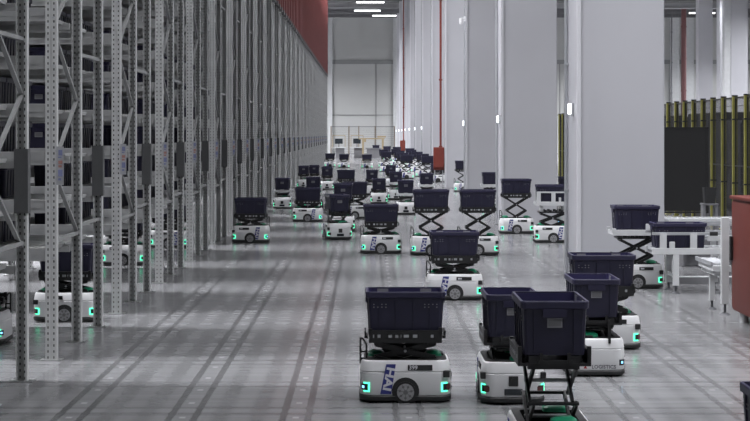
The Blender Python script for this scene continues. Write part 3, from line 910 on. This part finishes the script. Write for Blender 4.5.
put(478.5, 255.5, 'A', HIGH, 0, 'robot with raised scissor, pillar side of a raised pair', 'raised navy tote, the one of the pair nearer the pillars')
put(381, 254, 'A', LOW, 0, 'white robot with lowered tote standing alone in mid aisle', 'navy tote on the lone lowered robot in mid aisle')
put(336.5, 240, 'F', 0.47, 0, 'white robot facing forward with two bright green lights reflected in the floor', 'navy tote turned a little on the forward-facing mid-aisle robot', turn=0.22)
put(343, 232, 'F', 0.60, 0, 'white robot hidden behind the forward-facing mid-aisle robot, one green light showing', 'navy tote peeking above the forward-facing mid-aisle robot', detail=1)
put(355, 219, 'A', 0.49, 0, 'white robot side-on behind the forward-facing pair', 'wide navy tote behind the forward-facing pair', detail=1)
put(250, 243, 'B', LOW, 0, 'white robot with lowered tote close beside the rack uprights', 'navy tote on the robot close beside the rack uprights', detail=2)
put(307.5, 222, 'B', 0.395, 0, 'white side-on robot between the rack-side robot and the forward-facing one', 'navy tote on the side-on robot second from the racks', detail=1)
put(282, 209, 'F', 0.39, 1, 'white roller-top robot facing forward with two green lights beside the racks', 'navy tote on the roller-top robot beside the racks', detail=1)
put(517, 234, 'A', 0.72, 0, 'robot with raised scissor standing before the second pillar', 'raised navy tote before the second pillar', detail=2)
put(553.5, 243, 'B', 0.545, 2, 'roller-top robot with a white side frame, partly behind the first pillar', 'navy tote inside the white side frame by the first pillar')
put(573.5, 227, 'A', HIGH, 0, 'robot mostly hidden behind the first pillar', 'navy tote showing a corner beside the first pillar', detail=1)
put(638, 289, 'A', 0.64, 1, 'white roller-top robot with raised scissor handing over at the conveyor', 'navy tote on the roller-top robot at the conveyor')
put(494, 211, 'A', 0.57, 1, 'roller-top robot standing before the third pillar', 'navy tote on the roller-top robot before the third pillar', detail=1)
put(464, 192, 'A', HIGH, 0, 'robot half hidden behind the third pillar', 'navy tote half hidden behind the third pillar', detail=1)
r_ = robot(2.03, 7.27 + RL / 2, YAW['F'], 0.40, 0, 'robot almost wholly outside the picture at the lower corner', 'navy tote cut by the picture edge at the lower corner')
# in the cross aisles, seen between the uprights
for px, k, lab in ((64, 0, 'first'), (122.5, 2, 'third'), (168, 3, 'fourth')):
    yc = ROW0 + PITCH * k + DEPTH + 0.605
    robot((px - VX) * (yc - 0.25) / F, yc, PI, LOW, 0, 'white robot in the %s cross aisle, seen between rack uprights' % lab, 'navy tote in the %s cross aisle behind rack uprights' % lab)
robot((-33 - VX) * 15.1 / F, 15.35, PI, 0.36, 0, 'white robot under the first rack row, only its end in view', None, detail=1)
# the crowd farther down the aisle
far = [
    (303.5, 188, 'F', LOW, 0, 'lit robot by the racks under twin totes', 'rack-side one of the twin totes'),
    (314, 187, 'F', LOW, 0, 'robot by the racks under twin totes, aisle side', 'aisle-side one of the twin totes'),
    (327, 190, 'F', LOW, 0, 'robot with one green light next to the twin-tote pair', 'broad tote next to the twin-tote pair'),
    (313, 208, 'F', 0.40, 1, 'roller-top robot below the twin totes', 'small-faced tote below the twin totes'),
    (346, 195, 'A', LOW, 0, 'side-on robot in the middle crowd, above the wide tote', 'tote in the middle crowd, above the wide tote'),
    (372, 195, 'F', LOW, 0, 'robot in the middle crowd heading its short lane', 'small-faced tote in the middle of the aisle crowd'),
    (379, 204, 'F', 0.34, 0, 'robot with a low tote near the lone mid-aisle robot', 'low tote just above the lone mid-aisle robot'),
    (406, 215, 'F', 0.42, 1, 'roller-top robot facing forward beside the raised pair', 'tote on the roller-top robot beside the raised pair'),
    (396, 200, 'F', 0.42, 1, 'roller-top robot second in the diagonal file', 'tote second in the diagonal file'),
    (391, 187, 'F', LOW, 0, 'robot third in the diagonal file', 'tote third in the diagonal file'),
    (427, 203, 'F', 0.42, 1, 'roller-top robot under the red hose box', 'tote on a roller top just under the red hose box'),
    (438, 182.5, 'A', 0.40, 0, 'robot half behind the red hose box with a green light', 'tote behind the red hose box'),
    (344, 168, 'A', LOW, 0, 'far robot at the workstations, middle one of three', 'far tote at the workstations, middle of three'),
    (367, 168.5, 'A', LOW, 0, 'far robot at the workstations, pillar side of three', 'far tote at the workstations, pillar side of three'),
    (330, 167, 'A', LOW, 0, 'far robot at the workstations, rack side of three', 'far tote at the workstations, rack side of three'),
    (428.6, 181.5, 'A', HIGH, 0, 'first raised robot in the far file nearest the pillars', 'first raised tote in the far file nearest the pillars'),
    (422.8, 177, 'A', HIGH, 0, 'second raised robot in the far file nearest the pillars', 'second raised tote in the far file nearest the pillars'),
    (417.1, 172.5, 'A', HIGH, 0, 'third raised robot in the far file nearest the pillars', 'third raised tote in the far file nearest the pillars'),
    (411.4, 168, 'A', HIGH, 0, 'fourth raised robot in the far file nearest the pillars', 'fourth raised tote in the far file nearest the pillars'),
    (406.7, 179, 'A', HIGH, 0, 'first raised robot in the far file second from the pillars', 'first raised tote in the far file second from the pillars'),
    (402.8, 174.5, 'A', HIGH, 0, 'second raised robot in the far file second from the pillars', 'second raised tote in the far file second from the pillars'),
    (399.4, 170.5, 'A', HIGH, 0, 'third raised robot in the far file second from the pillars', 'third raised tote in the far file second from the pillars'),
    (395.9, 166.5, 'A', HIGH, 0, 'fourth raised robot in the far file second from the pillars', 'fourth raised tote in the far file second from the pillars'),
    (386.1, 172, 'A', HIGH, 0, 'first raised robot in the far file third from the pillars', 'first raised tote in the far file third from the pillars'),
    (383.9, 167.5, 'A', HIGH, 0, 'second raised robot in the far file third from the pillars', 'second raised tote in the far file third from the pillars'),
    (376, 158, 'A', HIGH, 0, 'farthest robot in mid aisle', 'farthest raised tote in mid aisle'),
    (387, 160.5, 'A', HIGH, 0, 'very far robot before the distant small hose box, aisle side', 'very far tote before the distant small hose box, aisle side'),
    (397, 162, 'A', HIGH, 0, 'very far robot under the distant small hose box', 'very far tote under the distant small hose box'),
    (410, 165, 'A', HIGH, 0, 'very far robot beside the distant small hose box, pillar side', 'very far tote beside the distant small hose box, pillar side'),
]
for px, by, fc, zt, top, lab, tl in far:
    put(px, by, fc, zt, top, 'white ' + lab, 'navy ' + tl, detail=0 if by < 185 else 1)

# ------------------------------------------------------------------ hose boxes with riser pipes, camera, pipes
def hose_box(y, x, label):
    e = empty('hose_box', (x, y, 0), label, 'hose box', 'red hose boxes on the pillars')
    b = MB().box(0, 0, 1.115, 0.40, 0.24, 0.78, 0, 0.015).box(0, 0.05, 0.69, 0.38, 0.14, 0.08)
    cb = obj('cabinet', b.mesh('cabinet', 'red_box'), e)
    obj('door', MB().box(0, -0.128, 1.115, 0.35, 0.02, 0.70, 0, 0.006).mesh('door', 'red_box'), cb)
    obj('stand', MB().box(-0.15, 0.05, 0.33, 0.04, 0.06, 0.66).box(0.15, 0.05, 0.33, 0.04, 0.06, 0.66).mesh('stand', 'rail'), e)
    p = MB().cyl((0.07, 0.0, 1.5), (0.07, 0.0, CEIL - 0.03), 0.042, 10).cyl((0.07, 0, 1.49), (0.07, 0, 1.56), 0.07, 10)
    for z in (4, 7, 10): p.cyl((0.07, 0, z), (0.07, 0, z + 0.06), 0.07, 10)
    tag(obj('riser_pipe', p.mesh('riser_pipe', 'red_box', smooth=True), e), 'dark red riser pipe')
hose_box(59.9, 2.65, 'red hose box with riser pipe on the fourth pillar')
hose_box(122.0, 2.64, 'small far red hose box with riser pipe on the ninth pillar')
cm = empty('security_camera', (PX0 - 0.0, 46.4 + 0.25, 5.30), 'small white security camera high on the third pillar', 'camera')
obj('mount', MB().box(-0.04, 0, 0.06, 0.08, 0.08, 0.14).mesh('mount', 'white'), cm)
obj('dome', MB().cyl((-0.14, -0.02, 0.06), (-0.16, -0.04, -0.10), 0.075, 12, 0, 0.05).box(-0.09, 0, 0.07, 0.14, 0.06, 0.04).mesh('dome', 'white', smooth=True), cm)
for k in range(0, 7):
    yy = PILLARS[k] + PD - 0.15 if k != 2 else PILLARS[k] + 0.55
    if k in (0, 1, 2, 4, 5, 6):
        b = MB().cyl((PX0 - 0.035, yy, 0.02), (PX0 - 0.035, yy, CEIL - 0.03), 0.025, 8)
        for z in (1.2, 3, 5, 7, 9, 11):
            b.box(PX0 - 0.03, yy, z, 0.06, 0.07, 0.03)
        tag(obj('conduit_pipe', b.mesh('conduit_pipe', 'rail')), 'thin grey conduit up the aisle side of the %s pillar' % nth[k], 'pipe', 'conduits on the pillars')
b = MB().cyl((29.6, 150, 0.02), (29.6, 150, CEIL - 0.03), 0.24, 14)
for z in (3, 6, 9, 12): b.cyl((29.6, 150, z), (29.6, 150, z + 0.12), 0.27, 14)
tag(obj('red_pipe', b.mesh('red_pipe', 'hazed_red', smooth=True)), 'broad red pipe with haze in its colour, before the far wall above the fence', 'pipe')
b = MB().cyl((30.0, 158, 0.02), (30.0, 158, CEIL - 0.03), 0.07, 10)
for z in (3, 6, 9, 12): b.cyl((30.0, 158, z), (30.0, 158, z + 0.12), 0.1, 10)
tag(obj('grey_pipe', b.mesh('grey_pipe', 'mid_grey', smooth=True)), 'thin dark grey pipe beside the broad red one', 'pipe')

# ------------------------------------------------------------------ ceiling lights that the frame shows
def ceiling_light(x, y, L, along_x, label, group):
    e = empty('ceiling_light', (x, y, CEIL - 0.62), label, 'ceiling light', group)
    sx, sy = (L, 0.22) if along_x else (0.22, L)
    obj('housing', MB().box(0, 0, 0.06, sx + 0.04, sy + 0.02, 0.06).mesh('housing', 'white_metal'), e)
    obj('diffuser', MB().box(0, 0, -0.02, sx, sy * 0.9, 0.10, 0, 0.02).mesh('diffuser', 'tube'), e)
    h = MB()
    for t in (-0.35, 0.35):
        px, py = (L * t, 0) if along_x else (0, L * t)
        h.cyl((px, py, 0.09), (px, py, 0.62), 0.012, 6)
    obj('hanger', h.mesh('hanger', 'mid_grey'), e)
G = 'strip lights at the far end of the aisle'
ceiling_light(0.20, 140.5, 2.45, True, 'nearest of three bright strip lights at the far end of the aisle', G)
ceiling_light(-0.05, 150.0, 2.45, True, 'middle of three bright strip lights at the far end of the aisle', G)
ceiling_light(1.60, 156.5, 2.30, True, 'farthest of three bright strip lights, next to the end wall', G)
G = 'short strip lights above the fenced hall'
ceiling_light(31.0, 153.0, 0.55, True, 'short bright strip light nearest the red pipe', G)
ceiling_light(32.9, 153.0, 0.55, True, 'short bright strip light second from the red pipe', G)
ceiling_light(34.4, 142.0, 0.55, True, 'short bright strip light by the picture edge, highest of three', G)
for nm, y, z, r, x0, x1, m, lab in (('duct', 146.5, 13.55, 0.10, 26.5, 33.3, 'girder', 'pale round duct crossing under the ceiling of the fenced hall'),):
    b = MB().cyl((x0, y, z), (x1, y, z), r, 12).cyl((x1, y, z), (x1 + 0.5, y, z + 0.45), r, 12)
    for i in range(5): b.cyl((x0 + 0.6 + i * 1.4, y, z), (x0 + 0.6 + i * 1.4, y, CEIL - 0.03), 0.02, 6)
    tag(obj(nm, b.mesh(nm, m, smooth=True)), lab, 'duct')

# ------------------------------------------------------------------ yellow-posted fence and what stands behind it
FX, FH, FS = 7.5, 2.79, 1.03
POST = MB().box(0, 0, FH / 2 + 0.005, 0.10, 0.09, FH - 0.03, 0, 0.006).box(0, 0, 0.006, 0.16, 0.16, 0.012).mesh('post', 'yellow')
PCAP = MB().box(0, 0, FH - 0.01, 0.106, 0.096, 0.03).mesh('post_cap', 'black')
CLIP = MB().box(0, 0, 0, 0.125, 0.11, 0.03).mesh('post_clip', 'black')
wm = MB()
L = FS - 0.14
for i in range(13):
    y = -L / 2 + L * i / 12
    wm.box(0.0, y, FH / 2 + 0.02, 0.008, 0.008, FH - 0.14)
for i in range(20):
    z = 0.12 + (FH - 0.20) * i / 19
    wm.box(0.004, 0, z, 0.006, L, 0.006)
for z in (0.09, FH - 0.05, 1.35):
    wm.box(0, 0, z, 0.026, L, 0.03)
for y in (-L / 2, L / 2):
    wm.box(0, y, FH / 2 + 0.02, 0.024, 0.02, FH - 0.12)
WMESH = wm.mesh('mesh_panel', 'mesh_black')
fe = empty('safety_fence', (FX, 28.6, 0), 'black wire mesh safety fence on yellow posts beyond the pillars', 'fence')
for i in range(34):
    y = i * FS
    p = obj('post', POST, fe, (0, y, 0))
    obj('post_cap', PCAP, p)
    if i < 18:
        for z in (1.0, 2.3): obj('post_clip', CLIP, p, (0, 0, z))
    if i < 33: obj('mesh_panel', WMESH, fe, (0, y + FS / 2, 0))
def cabinet(x, y, sx, sy, h, label, led=0):
    e = empty('control_cabinet', (x, y, 0), label, 'cabinet', 'dark cabinets behind the fence')
    obj('housing', MB().box(0, 0, h / 2 + 0.05, sx, sy, h - 0.1, 0, 0.02).box(0, 0, 0.05, sx - 0.1, sy - 0.1, 0.1).mesh('housing', 'dark_grey'), e)
    n = max(1, round(sy / 0.8))
    for i in range(n):
        yy = -sy / 2 + sy * (i + 0.5) / n
        d = obj('door', MB().box(-sx / 2 - 0.01, yy, h / 2 + 0.05, 0.02, sy / n - 0.05, h - 0.25, 0, 0.005).mesh('door', 'dark_grey'), e)
        obj('handle', MB().box(-sx / 2 - 0.035, yy + 0.25, h * 0.5, 0.03, 0.03, 0.18).mesh('handle', 'mid_grey'), d)
        if led and i == 0:
            obj('signal_lamp', MB().cyl((-sx / 2 - 0.02, yy, h * 0.55), (-sx / 2 - 0.05, yy, h * 0.55), 0.035, 8).mesh('signal_lamp', 'lamp'), d)
yy = 30.0
for i, (sy, h, x) in enumerate(((3.2, 2.45, 10.2), (2.4, 2.2, 9.7), (3.6, 2.6, 10.4), (3.0, 2.35, 9.9), (4.4, 2.6, 10.1), (4.0, 2.5, 9.8), (5.0, 2.6, 10.0), (5.0, 2.6, 10.0))):
    cabinet(x, yy + sy / 2, 1.0, sy, h, 'dark grey machine cabinet behind the mesh fence, %s from the camera' % nth[i], led=i in (1, 2))
    yy += sy + 0.35

# black panel before the fence
e = empty('screen_panel', (5.55, 28.3, 0), 'large blank black screen panel on feet before the yellow fence', 'panel')
obj('sheet', MB().box(0, 0, 1.37, 0.88, 0.03, 1.46).mesh('sheet', 'panel_black'), e)
fr = MB()
for x in (-0.455, 0.455): fr.box(x, 0, 1.36, 0.035, 0.05, 1.52)
for z in (0.615, 2.105): fr.box(0, 0, z, 0.93, 0.05, 0.03)
obj('frame', fr.mesh('frame', 'panel_black'), e)
for x in (-0.38, 0.38):
    obj('leg', MB().box(x, 0, 0.31, 0.05, 0.05, 0.60).box(x, 0, 0.008, 0.08, 0.5, 0.016).mesh('leg', 'mid_grey'), e)
e = empty('bin', (5.62, 26.35, 0), 'small black bin on a pale stand by the black panel', 'bin')
obj('container', MB().rings([rrect(0.17, 0.17, 0.02, 0.86, 3), rrect(0.20, 0.20, 0.02, 1.12, 3), rrect(0.18, 0.18, 0.02, 1.12, 3), rrect(0.15, 0.15, 0.02, 0.88, 3)]).mesh('container', 'black'), e)
obj('stand', MB().box(0, 0, 0.845, 0.26, 0.24, 0.03).box(-0.10, 0, 0.415, 0.04, 0.2, 0.83).box(0.10, 0, 0.415, 0.04, 0.2, 0.83).mesh('stand', 'mid_grey'), e)

# ------------------------------------------------------------------ conveyors
def conveyor(name, x0, x1, yc, wdt, ztop, label, group, legs, guide=0.0, brackets=(), rollers=True):
    e = empty(name, ((x0 + x1) / 2, yc, 0), label, 'conveyor', group)
    L = x1 - x0
    for sy in (-1, 1):
        rl = obj('side_rail', MB().box(0, sy * wdt / 2, ztop - 0.035, L, 0.035, 0.08, 0, 0.005).mesh('side_rail', 'white_metal'), e)
        if guide:
            g = obj('guide_rail', MB().box(0, sy * (wdt / 2), ztop + guide, L, 0.022, 0.035, 0, 0.004).mesh('guide_rail', 'rail'), e)
            for bx in brackets:
                obj('bracket', MB().box(bx - (x0 + x1) / 2, sy * wdt / 2, ztop + guide / 2 - 0.01, 0.085, 0.026, guide + 0.03, 0, 0.004).mesh('bracket', 'white_metal'), e)
    n = int(L / 0.09)
    me = cached(('rol', round(wdt, 3)), lambda: MB().cyl((0, -wdt / 2 + 0.02, 0), (0, wdt / 2 - 0.02, 0), 0.024, 8).mesh('roller', 'rail'))
    for i in range(n):
        obj('roller', me, e, (-L / 2 + (i + 0.5) * L / n, 0, ztop - 0.028))
    for lx in legs:
        for sy in (-1, 1):
            lg = obj('leg', MB().box(lx - (x0 + x1) / 2, sy * (wdt / 2 - 0.01), (ztop - 0.07 + 0.10) / 2, 0.075, 0.05, ztop - 0.07 - 0.10, 0, 0.005).mesh('leg', 'white_metal'), e)
            b = MB().cyl((lx - (x0 + x1) / 2, sy * (wdt / 2 - 0.01), 0.012), (lx - (x0 + x1) / 2, sy * (wdt / 2 - 0.01), 0.11), 0.014, 8)
            b.cyl((lx - (x0 + x1) / 2, sy * (wdt / 2 - 0.01), 0.0), (lx - (x0 + x1) / 2, sy * (wdt / 2 - 0.01), 0.022), 0.06, 10, 0, 0.03)
            obj('levelling_foot', b.mesh('levelling_foot', 'dark_grey'), lg)
        obj('cross_bar', MB().box(lx - (x0 + x1) / 2, 0, 0.22, 0.04, wdt - 0.07, 0.04).mesh('cross_bar', 'white_metal'), e)
    return e
GC = 'white roller conveyors'
YA = 20.30
ca = conveyor('roller_conveyor', 3.56, 6.4, YA, 0.50, 0.565, 'white roller conveyor taking totes from the roller-top robot', GC, (3.86, 4.45, 6.1), 0.185, (3.70, 4.08, 5.4))
obj('stop_block', MB().box(3.81 - 4.98, -0.25, 0.60, 0.07, 0.03, 0.10, 0, 0.005).mesh('stop_block', 'white_metal'), ca)
tag(obj('end_stop', MB().box(4.33 - 4.98, -0.262, 0.75, 0.10, 0.03, 0.05, 0, 0.005).mesh('end_stop', 'black'), ca), 'black end stop')
sp = MB()
tote((3.93, YA, 0.564), 0, 'navy tote lying on the conveyor between white brackets', 'totes on the conveyor', 3, (1.13, 1, 1))
conveyor('roller_conveyor', 4.75, 8.2 - 1.0, 25.5, 0.55, 0.66, 'farther white roller conveyor below the black panel', GC, (4.9, 5.9, 7.0), 0.0)
conveyor('roller_conveyor', 4.80, 7.0, 22.9, 0.55, 0.56, 'middle white roller conveyor with a higher rail, behind the tote', GC, (5.0, 6.6), 0.16, (5.2, 6.4))
# outfeed piece coming towards the camera
e = empty('outfeed_conveyor', (3.93, 18.15, 0), 'short white outfeed conveyor with a tall end post beside the red cabinet', 'conveyor', GC)
obj('bed', MB().box(0, 0, 0.505, 0.20, 0.8, 0.07, 0, 0.006).box(0, 0, 0.45, 0.15, 0.7, 0.05).mesh('bed', 'white_metal'), e)
rs = MB().box(-0.11, 0.05, 0.555, 0.02, 0.86, 0.045).mesh('side_rail', 'rail'); obj('side_rail', rs, e)
for i in range(7):
    obj('roller', cached('orol', lambda: MB().cyl((-0.10, 0, 0), (0.09, 0, 0), 0.02, 8).mesh('roller', 'rail')), e, (0, -0.34 + i * 0.112, 0.553))
for x, y, h in ((0.0, 0.13, 0.45),):
    lg = obj('leg', MB().box(x, y, 0.10 + h / 2 - 0.03, 0.06, 0.05, h - 0.06).mesh('leg', 'white_metal'), e)
    obj('levelling_foot', MB().cyl((x, y, 0), (x, y, 0.025), 0.06, 10, 0, 0.03).cyl((x, y, 0.02), (x, y, 0.12), 0.014, 8).mesh('levelling_foot', 'dark_grey'), lg)
pst = obj('end_post', MB().box(0.02, -0.44, 0.60, 0.085, 0.06, 0.96, 0, 0.006).mesh('end_post', 'white_metal'), e)
obj('levelling_foot', MB().cyl((0.02, -0.44, 0), (0.02, -0.44, 0.025), 0.065, 10, 0, 0.03).cyl((0.02, -0.44, 0.02), (0.02, -0.44, 0.13), 0.014, 8).mesh('levelling_foot', 'dark_grey'), pst)
# motor boxes under the far conveyors
for i, (x, y) in enumerate(((5.55, 24.2), (6.2, 24.2), (4.95, 24.25))):
    e2 = empty('drive_unit', (x, y, 0), 'grey drive unit on the floor among the conveyors, %s' % ('under the black panel', 'nearest the red cabinet', 'nearest the first pillar')[i], 'machine', 'drive units under the conveyors')
    obj('housing', MB().box(0, 0, 0.22, 0.42, 0.4, 0.40, 0, 0.02).box(0, 0, 0.01, 0.48, 0.45, 0.02).mesh('housing', 'mid_grey'), e2)
    obj('motor', MB().cyl((-0.1, -0.2, 0.26), (-0.1, -0.32, 0.26), 0.09, 14).mesh('motor', 'dark_grey', smooth=True), e2)
e = empty('floor_guard', (5.3, 21.35, 0), 'low floor guard strip with white top at the foot of the conveyor', 'guard')
obj('kerb', MB().box(0, 0, 0.045, 2.6, 0.09, 0.09, 0, 0.006).mesh('kerb', 'mid_grey'), e)
obj('top_strip', MB().box(0, 0.0, 0.096, 2.6, 0.09, 0.012).mesh('top_strip', 'white_metal'), e)

# red cabinet at the picture edge
e = empty('red_cabinet', (4.30, 16.2, 0), 'big red steel cabinet with rounded edges at the conveyor', 'cabinet')
bd = obj('body', MB().box(0, 0, 0.71, 0.80, 2.0, 1.20, 0, 0.05).mesh('body', 'red', smooth=True), e)
obj('lid', MB().box(0, 0, 1.322, 0.83, 2.03, 0.04, 0, 0.015).mesh('lid', 'red'), e)
obj('handle', MB().box(-0.42, 0.90, 0.78, 0.03, 0.05, 0.26, 0, 0.008).mesh('handle', 'black'), e)
for x, y in ((-0.3, 0.8), (0.3, 0.8), (-0.3, 0.05), (-0.3, -0.8), (0.3, -0.8)):
    obj('foot', MB().cyl((x, y, 0), (x, y, 0.13), 0.05, 12).mesh('foot', 'white_metal'), e)

# ------------------------------------------------------------------ workstations at the far end
e = empty('far_fence', (-0.4, 134, 0), 'thin wire fence on brown posts across the far end of the aisle', 'fence')
FPOST = MB().box(0, 0, 1.34, 0.09, 0.09, 2.66).box(0, 0, 0.01, 0.2, 0.2, 0.02).mesh('post', 'brown_post')
for x in (-2.7, -1.2, -0.37, 1.0, 2.6): obj('post', FPOST, e, (x, 0, 0))
wm = MB()
for z in [2.62, 0.15] + [0.35 + 0.18 * i for i in range(13)]: wm.box(0, 0, z, 5.3, 0.012, 0.012 if z < 2.6 else 0.05)
for i in range(54): wm.box(-2.65 + 0.1 * i, 0, 1.35, 0.008, 0.008, 2.5)
tag(obj('wire_mesh', wm.mesh('wire_mesh', 'mid_grey'), e), kind='stuff')
def workstation(x, y, label, screen=True):
    e = empty('workstation', (x, y, 0), label, 'workstation', 'far workstations')
    obj('worktop', MB().box(0, 0, 0.90, 1.2, 0.6, 0.05).mesh('worktop', 'white_metal'), e)
    for lx in (-0.55, 0.55): obj('leg', MB().box(lx, 0, 0.44, 0.06, 0.5, 0.88).mesh('leg', 'rail'), e)
    obj('cabinet', MB().box(0.1, 0.05, 0.45, 0.7, 0.45, 0.86).mesh('cabinet', 'mid_grey'), e)
    if screen:
        m = obj('monitor', MB().box(0, 0.1, 1.42, 0.62, 0.05, 0.42).box(0, 0.12, 1.07, 0.06, 0.05, 0.32).mesh('monitor', 'screen'), e)
        obj('shelf_post', MB().box(-0.5, 0.2, 1.4, 0.05, 0.05, 1.0).box(0.5, 0.2, 1.4, 0.05, 0.05, 1.0).box(0, 0.2, 1.88, 1.05, 0.3, 0.05).mesh('shelf_post', 'ochre'), e)
workstation(-2.35, 129, 'far workstation with ochre shelf posts and a dark monitor')
workstation(-0.9, 131, 'far workstation with a dark monitor beside the pale gantry')
e = empty('gantry', (0.65, 130, 0), 'pale ochre picking gantry with a level arm at the far end', 'machine')
for x in (-1.05, 0.55): obj('column', MB().box(x, 0, 0.8, 0.16, 0.2, 1.6).mesh('column', 'ochre'), e)
obj('arm', MB().box(-0.35, 0, 1.62, 2.1, 0.18, 0.10).box(0.45, 0, 1.78, 0.7, 0.2, 0.14).box(-0.9, -0.1, 1.5, 0.2, 0.2, 0.3).mesh('arm', 'ochre'), e)
obj('table', MB().box(-0.2, 0, 0.82, 1.3, 0.5, 0.08).box(-0.2, 0, 0.4, 1.1, 0.4, 0.76).mesh('table', 'mid_grey'), e)
e = empty('notice_board', (-3.45, 124, 0), 'tall narrow dark board at the rack end', 'board')
obj('board', MB().box(0, 0, 1.5, 0.16, 0.05, 1.1).mesh('board', 'screen'), e)
obj('stand', MB().box(0, 0.03, 0.5, 0.04, 0.04, 1.0).box(0, 0.03, 0.01, 0.3, 0.3, 0.02).mesh('stand', 'mid_grey'), e)
print('rack totes', NTOTE, 'objects', len(SC.objects))
